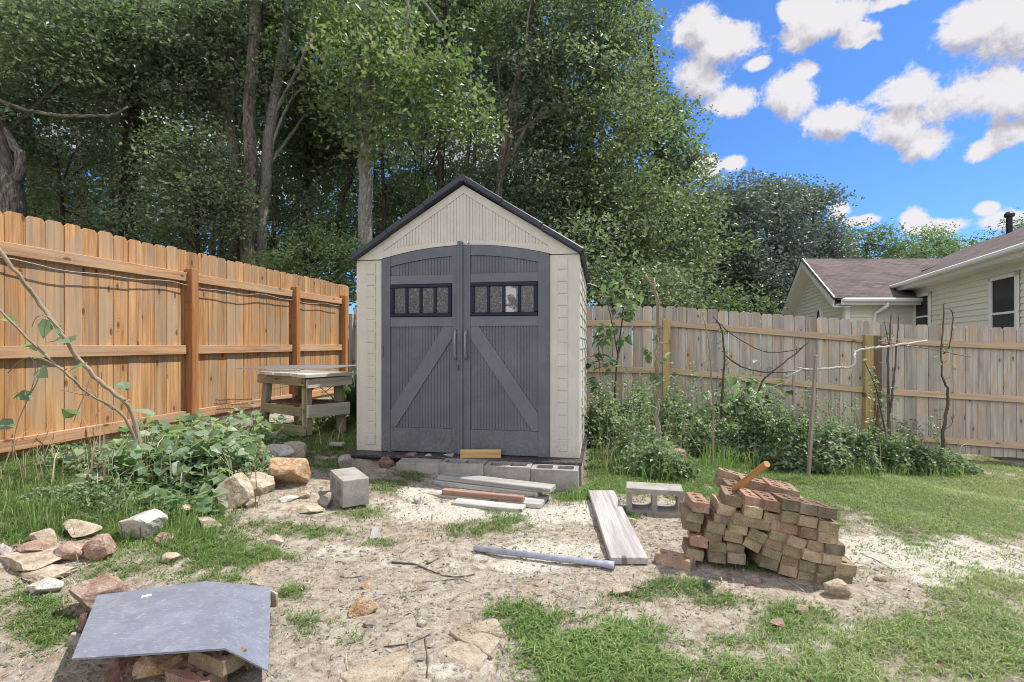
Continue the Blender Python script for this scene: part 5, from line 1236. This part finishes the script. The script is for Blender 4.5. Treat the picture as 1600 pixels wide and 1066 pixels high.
# tall grass stalks among the weeds and on the bank
def stalks(name, label, regs, mat, kind='stuff', lean=.35):
    Cs = []; Ls = []
    for (x0, x1, y0, y1, n, L) in regs:
        px = rng.uniform(x0, x1, n); py = rng.uniform(y0, y1, n); q = np.array([G(a_, b_) for a_, b_ in zip(px[::4], py[::4])]); q = np.repeat(q, 4, 0)[:n]; q = q + np.c_[rng.normal(0, .04, (len(q), 2)), np.zeros(len(q))]
        q[:, 2] = ground_h(q[:, 0], q[:, 1]); Cs.append(q); Ls.append(L * (.5 + rng.random(len(q))))
    Cs = np.vstack(Cs); Ls = np.concatenate(Ls); V, Fc, r = blade_mesh(Cs, Ls, Ls * .018 + .0022, np.clip(rng.normal(.5, .25, len(Cs)), 0, 1), lean)
    o = mesh_np(name, V, Fc, MATS[mat], rnd=r); tag(o, label, 'grass', kind=kind)
stalks('tall_grass', 'long arching grass blades on the left bank and among the weeds', [(0, 240, 715, 800, 1200, .11), (180, 400, 700, 800, 700, .12), (930, 1080, 690, 755, 700, .20), (1090, 1200, 700, 735, 600, .22), (1290, 1520, 735, 748, 900, .16), (180, 330, 800, 850, 900, .12), (10, 100, 800, 840, 500, .10),
    (500, 545, 690, 705, 200, .06), (1350, 1420, 690, 740, 400, .3), (890, 905, 765, 790, 90, .11), (820, 900, 760, 790, 120, .1), (1130, 1145, 880, 890, 20, .09), (1290, 1330, 895, 915, 60, .06)], 'leaf_grass')
stalks('dry_stalks', 'dry seed stalks of grass sticking up from the left bank', [(20, 420, 690, 780, 260, .30), (400, 560, 680, 700, 60, .2), (930, 1080, 700, 750, 80, .3), (1200, 1500, 720, 740, 90, .45)], 'leaf_straw')
vm = [(95, 735, 90, 28, 26, .10), (130, 765, 80, 22, 24, .09), (220, 800, 70, 24, 26, .08), (150, 745, 90, 35, 40, .10), (190, 720, 110, 40, 60, .10), (270, 700, 150, 40, 90, .10), (205, 700, 90, 40, 60, .09), (420, 690, 60, 40, 60, .08), (180, 760, 70, 75, 60, .10), (235, 765, 110, 60, 80, .11), (290, 770, 110, 75, 120, .11), (335, 760, 100, 70, 110, .11), (375, 735, 80, 50, 80, .10), (405, 708, 60, 34, 50, .09), (310, 712, 150, 55, 120, .11), (240, 730, 140, 55, 100, .11), (250, 800, 50, 40, 30, .10), (325, 810, 35, 45, 22, .10), (365, 700, 110, 60, 110, .09), (430, 735, 40, 20, 20, .07)]
Cv = mass('vine_leaves', 'broad pale green vine leaves sprawling over the left bank', 'vine', vm, 'leaf_vine', asp=.85, droop=.15, k=1.35, kl=.78)
mb = MB()
for k in range(320):
    q = Cv[rng.integers(len(Cv))]; g0 = np.array([q[0] + random.uniform(-.12, .12), q[1] + random.uniform(-.1, .1), 0]); g0[2] = gh(g0[0], g0[1]) - .02
    mb.tube(smooth_path([g0, (g0 + q) / 2 + rng.normal(0, .03, 3), q], 3), [.0028] * 7, 5)
o = mb.build('vine_stems', MATS['twig_brown'], smooth=True); tag(o, 'thin brown vine stems rising under the broad leaves', 'vine', kind='stuff')
mass('undergrowth', 'small leaved undergrowth beneath the vine leaves on the bank', 'undergrowth', [(250, 775, 160, 45, 1700, .04), (340, 760, 150, 50, 1700, .04), (370, 742, 90, 30, 700, .04), (140, 750, 130, 30, 700, .035), (500, 668, 90, 20, 700, .035), (548, 648, 24, 60, 500, .05), (150, 790, 150, 22, 1500, .022), (240, 810, 150, 20, 1500, .022), (60, 790, 110, 20, 1000, .022), (180, 740, 160, 30, 1200, .03), (100, 720, 120, 30, 700, .03)], 'leaf_weed')
# twining vine with single leaves on the dead branches
t = thing('vine', 'thin green vine with few heart shaped leaves before the cedar fence at far left', 'vine', (*G(20, 715)[:2], G(20, 715)[2])); b = np.array(t.location); Yv = float(b[1])
mb = MB()
for pts_ in ([(20, 700), (28, 660), (45, 620), (55, 585), (50, 560), (33, 563), (12, 583)], [(45, 620), (60, 590), (55, 565)], [(115, 660), (122, 640), (135, 610), (140, 590)], [(50, 510), (58, 495), (75, 495), (88, 508), (100, 520)]):
    w_ = [P(x, y, min(Yv, 3.5)) - b for x, y in pts_]; mb.tube(smooth_path(w_, 4), [.003] * ((len(w_) - 1) * 4 + 1), 5)
mb.build('stem', MATS['twig_brown'], t)
Cs = np.array([P(x, y, 3.5) - b for x, y in ((62, 578), (48, 618), (22, 662), (60, 548), (90, 533), (110, 535), (75, 500), (82, 510), (195, 608), (118, 648), (5, 498), (135, 570), (198, 612), (240, 650), (50, 560))]); n = len(Cs)
V, Fc, r = leaf_mesh(Cs, .085 + .05 * rng.random(n), .07 + .04 * rng.random(n), rng.random(n) * .7, .2, .7, 'h'); mesh_np('leaves', V, [Fc], MATS['leaf_vine'], t, rnd=r)
# spiky plant between bench and shed
c = P(556, 640, 6.5); c[2] = gh(c[0], c[1]); t = thing('yucca', 'dark green spiky yucca between the workbench and the shed', 'shrub', c)
n = 90; Ls = .45 + .45 * rng.random(n); V, Fc, r = blade_mesh(rng.normal(0, .03, (n, 3)) * np.array([1, 1, .2]) + np.array([0, 0, .25]) * rng.random((n, 1)), Ls, .028 + .01 * rng.random(n), rng.random(n) * .4, .8); mesh_np('leaves', V, Fc, MATS['leaf_dark'], t, rnd=r)

# ------------------------------------------------------------------ trees
def crown_leaves(blobs, base, lsize, cover, seed):
    r_ = np.random.default_rng(seed); Cs = []; Rn = []; cl = []
    for (cx, cy_, rx, ry, Y, dep) in blobs:
        s = Y / F; c = P(cx, cy_, Y); RX, RZ = rx * s, ry * s; RY = dep
        lp = (lsize / s) ** 2 * .28; n = int(cover * PI * rx * ry / lp); per = 90; nc = max(3, n // per)
        d = r_.normal(0, 1, (nc, 3)); d /= np.linalg.norm(d, axis=1)[:, None]; rad_ = r_.random(nc) ** .38
        cc = c + d * rad_[:, None] * np.array([RX, RY, RZ]); cr = lsize * (1.6 + 2.0 * r_.random(nc))
        tone = r_.normal(0, .20, nc)
        q = r_.normal(0, 1, (nc, per, 3)); q *= (r_.random((nc, per, 1)) ** .45 * 1.9) / np.linalg.norm(q, axis=2)[..., None]; q = q * cr[:, None, None] * np.array([1.2, 1.2, .55]); q[..., 2] -= .28 * np.hypot(q[..., 0], q[..., 1])
        Cs.append((cc[:, None] + q).reshape(-1, 3)); Rn.append(np.clip(.38 + tone[:, None] + r_.normal(0, .17, (nc, per)), 0, 1).ravel()); cl.append(cc)
    Cs = np.vstack(Cs) - base; Rn = np.concatenate(Rn); n = len(Cs)
    V, Fc, r = leaf_mesh(Cs, lsize * (.6 + .8 * r_.random(n)), lsize * .56 * (.7 + .6 * r_.random(n)), Rn, .3, .35, 'q')
    return V, Fc, r, np.vstack(cl) - base
tseed = [1000]; NL = [0]
def tree(label, trunk, blobs, bark_, leaf, lsize=.12, cover=3.0, limbs=14, name='tree', cat='tree', group='trees behind the fences', extra=None):
    """trunk: (pixel points from the ground up, r0, r1, Y)"""
    px, r0, r1, Y = trunk; pts = [P(x, y, Y) for x, y in px]; pts[0][2] = gh(pts[0][0], pts[0][1]) - .1
    base = pts[0].copy(); t = thing(name, label, cat, base, group=group)
    mb = MB(); sp_ = smooth_path(pts, 6); n = len(sp_); rr = np.linspace(r0, r1, n); rr[0] *= 1.35; rr[1] *= 1.12
    sp_[1:-1] += rng.normal(0, .05 * r0, (n - 2, 3)); mb.tube(sp_ - base, rr, 16, wob=.05)
    for ex in (extra or []):
        q = [P(x, y, ex[3]) for x, y in ex[0]]; q = smooth_path(q, 5); q[1:-1] += rng.normal(0, .15 * ex[1], (len(q) - 2, 3)); mb.tube(q - base, np.linspace(ex[1], ex[2], len(q)), 8, wob=.15)
    if blobs:
        tseed[0] += 1; V, Fc, r, cl = crown_leaves(blobs, base, lsize, cover, tseed[0]); NL[0] += len(Fc)
        lr = np.random.default_rng(tseed[0]); hi = (sp_ - base)[n // 3:]
        for k in range(limbs):
            c = cl[lr.integers(len(cl))]; below = hi[hi[:, 2] < c[2] + .2]
            s0 = below[-1] if len(below) and lr.random() < .6 else hi[lr.integers(len(hi))]
            if not .3 < np.linalg.norm(c - s0) < 3.6: continue
            m_ = (s0 + c) / 2 + lr.normal(0, .07, 3) * np.linalg.norm(c - s0) + np.array([0, 0, .08]) * np.linalg.norm(c - s0); L = np.linalg.norm(c - s0)
            w_ = min(r1 * .7, .014 * L + .012); pth = smooth_path([s0, m_, c], 5); mb.tube(pth, np.linspace(w_, w_ * .25, len(pth)), 6)
        mesh_np('crown', V, [Fc], MATS[leaf], t, rnd=r)
    mb.build('trunk', MATS[bark_], t, smooth=True)
    return t
tree('massive dark trunked oak at the far left edge behind the cedar fence', ([(18, 420), (14, 330), (2, 255), (-25, 150), (-60, 20)], .27, .2, 10.0), [(40, 60, 170, 90, 10.5, 1.6), (-20, 190, 90, 80, 10.5, 1.3), (-110, 60, 90, 120, 11, 1.3)], 'bark_grey', 'leaf_oak', .12, 3.2, 16,
     extra=[([(-20, 150), (20, 166), (70, 178), (130, 182), (175, 180), (200, 168)], .04, .02, 9.8), ([(8, 290), (35, 262), (25, 230), (10, 200)], .12, .06, 10)])
tree('ivy clad dark trunk rising left of centre in the left foliage', ([(200, 430), (200, 340), (205, 230), (208, 120), (214, 20), (218, -80)], .19, .13, 12.0), [(210, 110, 150, 100, 12, 1.7), (205, 260, 24, 120, 11.75, .25), (300, 60, 120, 80, 12.5, 1.5), (120, 40, 120, 80, 12.4, 1.4)], 'bark_dark', 'leaf_oak', .12, 3.0, 20)
tree('grey trunk whose upper half vanishes in leaves, left of the straight trunk', ([(372, 430), (368, 330), (366, 250), (360, 180), (352, 120), (348, 60)], .155, .12, 12.2), [(345, 110, 95, 70, 12.0, 1.3), (400, 30, 110, 70, 12.6, 1.5)], 'bark_grey', 'leaf_oak', .12, 3.2, 14)
tree('straight tall brown trunk third from left reaching out of the photo', ([(388, 440), (388, 350), (392, 260), (390, 170), (396, 90), (400, 0), (402, -100)], .155, .12, 11.6), [(440, -30, 110, 40, 12, 1.0)], 'bark_grey', 'leaf_oak', .12, 3.0, 10)
tree('grey trunk leaning right beside the straight brown trunk', ([(404, 430), (408, 360), (414, 300), (420, 220), (436, 120), (444, 60), (456, -20), (466, -100)], .14, .10, 11.9), [(470, 120, 80, 90, 12.4, 1.2), (500, 20, 90, 60, 12.4, 1.4)], 'bark_pale', 'leaf_dark', .13, 2.4, 14)
tree('slim grey trunk half way between the leaning trunk and the pale one', ([(470, 440), (476, 330), (486, 250), (496, 150), (504, 60), (510, -60)], .09, .06, 14.0), [(500, 200, 90, 110, 14.2, 1.3), (480, 90, 90, 80, 14, 1.4)], 'bark_dark', 'leaf_dark', .13, 2.4, 14)
tree('pale spotted straight trunk just left of the shed roof', ([(571, 430), (571, 350), (571, 250), (573, 180), (575, 100), (580, 0), (584, -80)], .155, .11, 11.0), [(590, 110, 95, 70, 10.6, 1.0), (660, 150, 75, 55, 10.4, .9), (720, 170, 55, 40, 10.4, .7), (570, 30, 100, 60, 10.8, 1.1), (690, 90, 50, 45, 10.5, .7), (640, 215, 70, 22, 10.4, .5), (548, 170, 50, 40, 10.6, .6)], 'bark_pale', 'leaf_bright', .125, 2.6, 22)
tree('dark crooked trunk leaning right in shade left of the pale trunk', ([(528, 440), (530, 340), (545, 285), (560, 220), (566, 150)], .08, .05, 13.5), [(540, 250, 70, 60, 14.2, 1.0)], 'bark_dark', 'leaf_dark', .13, 2.0, 10)
tree('thin dark trunk between the pale trunk and the shed ridge', ([(604, 430), (600, 330), (597, 240), (600, 150)], .055, .04, 13.0), [(620, 300, 60, 50, 14.0, 1.0), (600, 50, 90, 70, 14.0, 1.4)], 'bark_dark', 'leaf_dark', .13, 2.1, 10)
tree('dark straight trunk rising right behind the shed ridge', ([(688, 430), (688, 300), (692, 200), (694, 100), (697, 0), (700, -80)], .10, .07, 13.6), [(700, 40, 110, 80, 14.0, 1.5), (650, 330, 60, 50, 14.4, .9), (770, 0, 90, 50, 14, 1.1)], 'bark_dark', 'leaf_dark', .13, 2.4, 16)
tree('tree of three slim leaning stems right above the shed roof', ([(778, 430), (780, 300), (788, 230), (800, 160), (822, 60), (836, -20)], .10, .06, 13.0), [(860, 130, 110, 90, 13.2, 1.5), (800, 60, 80, 70, 13.4, 1.2), (880, 30, 110, 70, 13.6, 1.6), (830, 300, 90, 70, 13.4, 1.2), (760, 290, 50, 50, 13.6, .9)], 'bark_grey', 'leaf_oak', .12, 3.0, 26,
     extra=[([(782, 290), (796, 230), (808, 180), (812, 130)], .06, .04, 13), ([(790, 260), (815, 215), (832, 180), (846, 140)], .06, .035, 12.9)])
tree('dense tall tree with olive green foliage above the shed roof corner', ([(900, 470), (905, 380), (915, 280), (930, 150), (940, 0)], .16, .10, 15.0), [(920, 210, 115, 120, 14.5, 1.9), (930, 60, 82, 90, 15, 1.9), (900, 340, 100, 90, 14.2, 1.5), (980, 340, 90, 90, 14.2, 1.5), (960, -20, 50, 40, 15.4, 1.0), (950, 430, 100, 50, 14.0, 1.2)], 'bark_dark', 'leaf_olive', .125, 3.4, 30)
tree('tall tree whose crown edge stands against the blue sky', ([(1040, 480), (1038, 380), (1030, 280), (1022, 150), (1010, 20)], .16, .09, 18.0), [(1010, 200, 62, 85, 17.5, 1.7), (985, 90, 36, 60, 17.8, 1.4), (1062, 240, 34, 55, 17.6, 1.0), (1050, 330, 70, 75, 17, 1.6), (1004, 8, 26, 16, 17.8, .8), (1052, 175, 26, 34, 17.6, .9), (1010, 420, 100, 60, 16.4, 1.4)], 'bark_dark', 'leaf_olive', .14, 3.8, 30)
pear = dict(bark_='bark_dark', leaf='leaf_blue', lsize=.16, cover=3.8, limbs=26)
tree('bluish green rounded tree at the left of the three behind the grey fence', ([(1148, 510), (1146, 430), (1142, 360), (1140, 300)], .16, .07, 24.5), [(1140, 350, 52, 75, 24.5, 1.7), (1152, 300, 36, 32, 24.5, 1.1), (1112, 400, 55, 60, 24, 1.5), (1160, 430, 55, 60, 24, 1.5), (1120, 340, 40, 50, 24.5, 1.3)], **pear)
tree('bluish green rounded tree in the middle of the three behind the fence', ([(1215, 510), (1212, 430), (1208, 360), (1205, 310)], .16, .07, 26.0), [(1210, 350, 55, 70, 26, 1.8), (1200, 305, 40, 35, 26, 1.1), (1222, 420, 60, 60, 25.4, 1.6), (1180, 450, 50, 45, 24, 1.3)], **pear)
tree('bluish green rounded tree nearest the neighbouring house gable', ([(1272, 510), (1272, 430), (1270, 360), (1268, 320)], .16, .07, 28.0), [(1266, 355, 50, 66, 28.0, 1.9), (1262, 306, 36, 30, 28.0, 1.2), (1230, 320, 36, 40, 28.0, 1.4), (1290, 395, 36, 48, 28.0, 1.3), (1245, 440, 50, 50, 27.0, 1.4)], **pear)
tree('dark green tree far beyond the gable of the house', ([(1352, 500), (1352, 440), (1354, 380)], .2, .1, 38.0), [(1352, 378, 44, 38, 38, 2.5), (1322, 400, 30, 34, 38, 2.0), (1385, 400, 30, 26, 38, 2.0)], 'bark_dark', 'leaf_dark', .20, 3.0, 14)
tree('distant green tree left of the long brown roof', ([(1440, 500), (1442, 440), (1444, 390)], .2, .1, 40.0), [(1442, 385, 42, 34, 40, 2.5), (1418, 400, 30, 22, 40, 2), (1485, 392, 42, 22, 40, 2.4), (1462, 375, 24, 20, 40, 1.5), (1510, 396, 30, 18, 40, 2.4)], 'bark_dark', 'leaf_weed', .20, 2.6, 14)
tree('distant tree showing over the roof behind the black vent pipe', ([(1598, 480), (1600, 400), (1604, 360)], .2, .1, 34.0), [(1606, 348, 34, 22, 34, 2.0), (1560, 382, 34, 20, 34, 2)], 'bark_dark', 'leaf_dark', .19, 2.4, 10)
GS = 'bushes behind the fences'
tree('bright light green bush just over the cedar fence beside the shed', ([(480, 470), (478, 440), (480, 410)], .05, .03, 10.0), [(480, 420, 70, 42, 9.8, .8), (540, 440, 26, 30, 9.9, .4), (530, 400, 35, 40, 9.9, .6), (440, 395, 40, 30, 9.9, .6), (500, 375, 45, 25, 10, .6)], 'bark_dark', 'leaf_bright', .075, 2.6, 14, name='bush', cat='bush', group=GS)
tree('mid green drooping young tree left of the straight brown trunk', ([(310, 430), (308, 360), (305, 300)], .05, .03, 10.6), [(310, 320, 75, 45, 10.6, .8), (270, 270, 60, 40, 10.7, .8), (340, 290, 45, 45, 10.6, .7), (250, 350, 60, 30, 10.5, .7), (320, 230, 60, 40, 10.8, .8)], 'bark_dark', 'leaf_oak', .10, 3.0, 20, name='tree')
tree('greyish green young tree low between the dark oak and ivy trunk', ([(100, 410), (98, 350), (95, 300)], .05, .03, 11.0), [(95, 300, 70, 45, 11.2, .8), (60, 240, 50, 40, 11.5, .8), (140, 250, 50, 40, 11.4, .8), (130, 350, 60, 25, 11, .7)], 'bark_dark', 'leaf_olive', .09, 2.0, 16, name='tree')
tree('dark bush behind the cedar fence under the three left trunks', ([(430, 450), (428, 420), (430, 390)], .05, .03, 12.6), [(430, 380, 60, 50, 12.8, .9), (360, 400, 70, 30, 12.8, .9), (520, 350, 70, 50, 13.0, .9), (440, 300, 60, 50, 13.4, .9)], 'bark_dark', 'leaf_dark', .09, 2.2, 14, name='bush', cat='bush', group=GS)
tree('green bush over the grey fence right beside the shed wall', ([(960, 500), (958, 470), (960, 440)], .06, .03, 11.0), [(950, 440, 55, 40, 11, .8), (1010, 440, 60, 35, 11.4, .9), (925, 380, 40, 50, 11.2, .7), (1070, 455, 60, 30, 12, .9)], 'bark_dark', 'leaf_oak', .12, 2.6, 14, name='bush', cat='bush', group=GS)
tree('dark bush low behind the grey fence below the bluish trees', ([(1180, 520), (1180, 490), (1180, 470)], .06, .03, 15.0), [(1130, 470, 60, 25, 15, .9), (1160, 480, 50, 22, 15, .9), (1090, 480, 70, 30, 14.6, .9), (1020, 470, 60, 30, 14.4, .9)], 'bark_dark', 'leaf_dark', .13, 2.6, 10, name='bush', cat='bush', group=GS)
# the far wood that closes the view
wood_b = [(x, y, 95, 75, 21 + (i % 3) * 1.5, 1.6) for i, (x, y) in enumerate([(a_ + (b_ // 100 % 2) * 60, b_) for b_ in range(10, 470, 95) for a_ in range(-120, 1020, 125) if a_ < (790 if b_ < 150 else 880 if b_ < 260 else 1020)])] + [(x_, 470, 60, 40, 27, 1.6) for x_ in range(960, 1240, 60)] + [(x_, 410, 60, 45, 29, 1.6) for x_ in range(1000, 1240, 70)]
V, Fc, r, cl = crown_leaves(wood_b, np.zeros(3), .2, 2.6, 77); NL[0] += len(Fc)
o = mesh_np('woods', V, [Fc], MATS['leaf_oak'], rnd=r); tag(o, 'deep wood of dark foliage beyond the nearer trees', 'woods', kind='stuff')
mb = MB()
for k in range(26):
    x = -60 + k * 42 + random.uniform(-15, 15); Y = random.uniform(17, 22); b = P(x, 500, Y); b[2] = gh(b[0], b[1]); s_ = random.uniform(-1, 1)
    mb.tube([b, b + [s_ * .3, 0, 3], b + [s_ * .6, 0, 7], b + [s_, 0, 12]], [.14, .11, .09, .05], 8, wob=.1)
o = mb.build('distant_trunks', MATS['bark_dark'], smooth=True); tag(o, 'dim tree trunks deep inside the wood', 'trunks', kind='stuff')
print('leaves', NL[0])
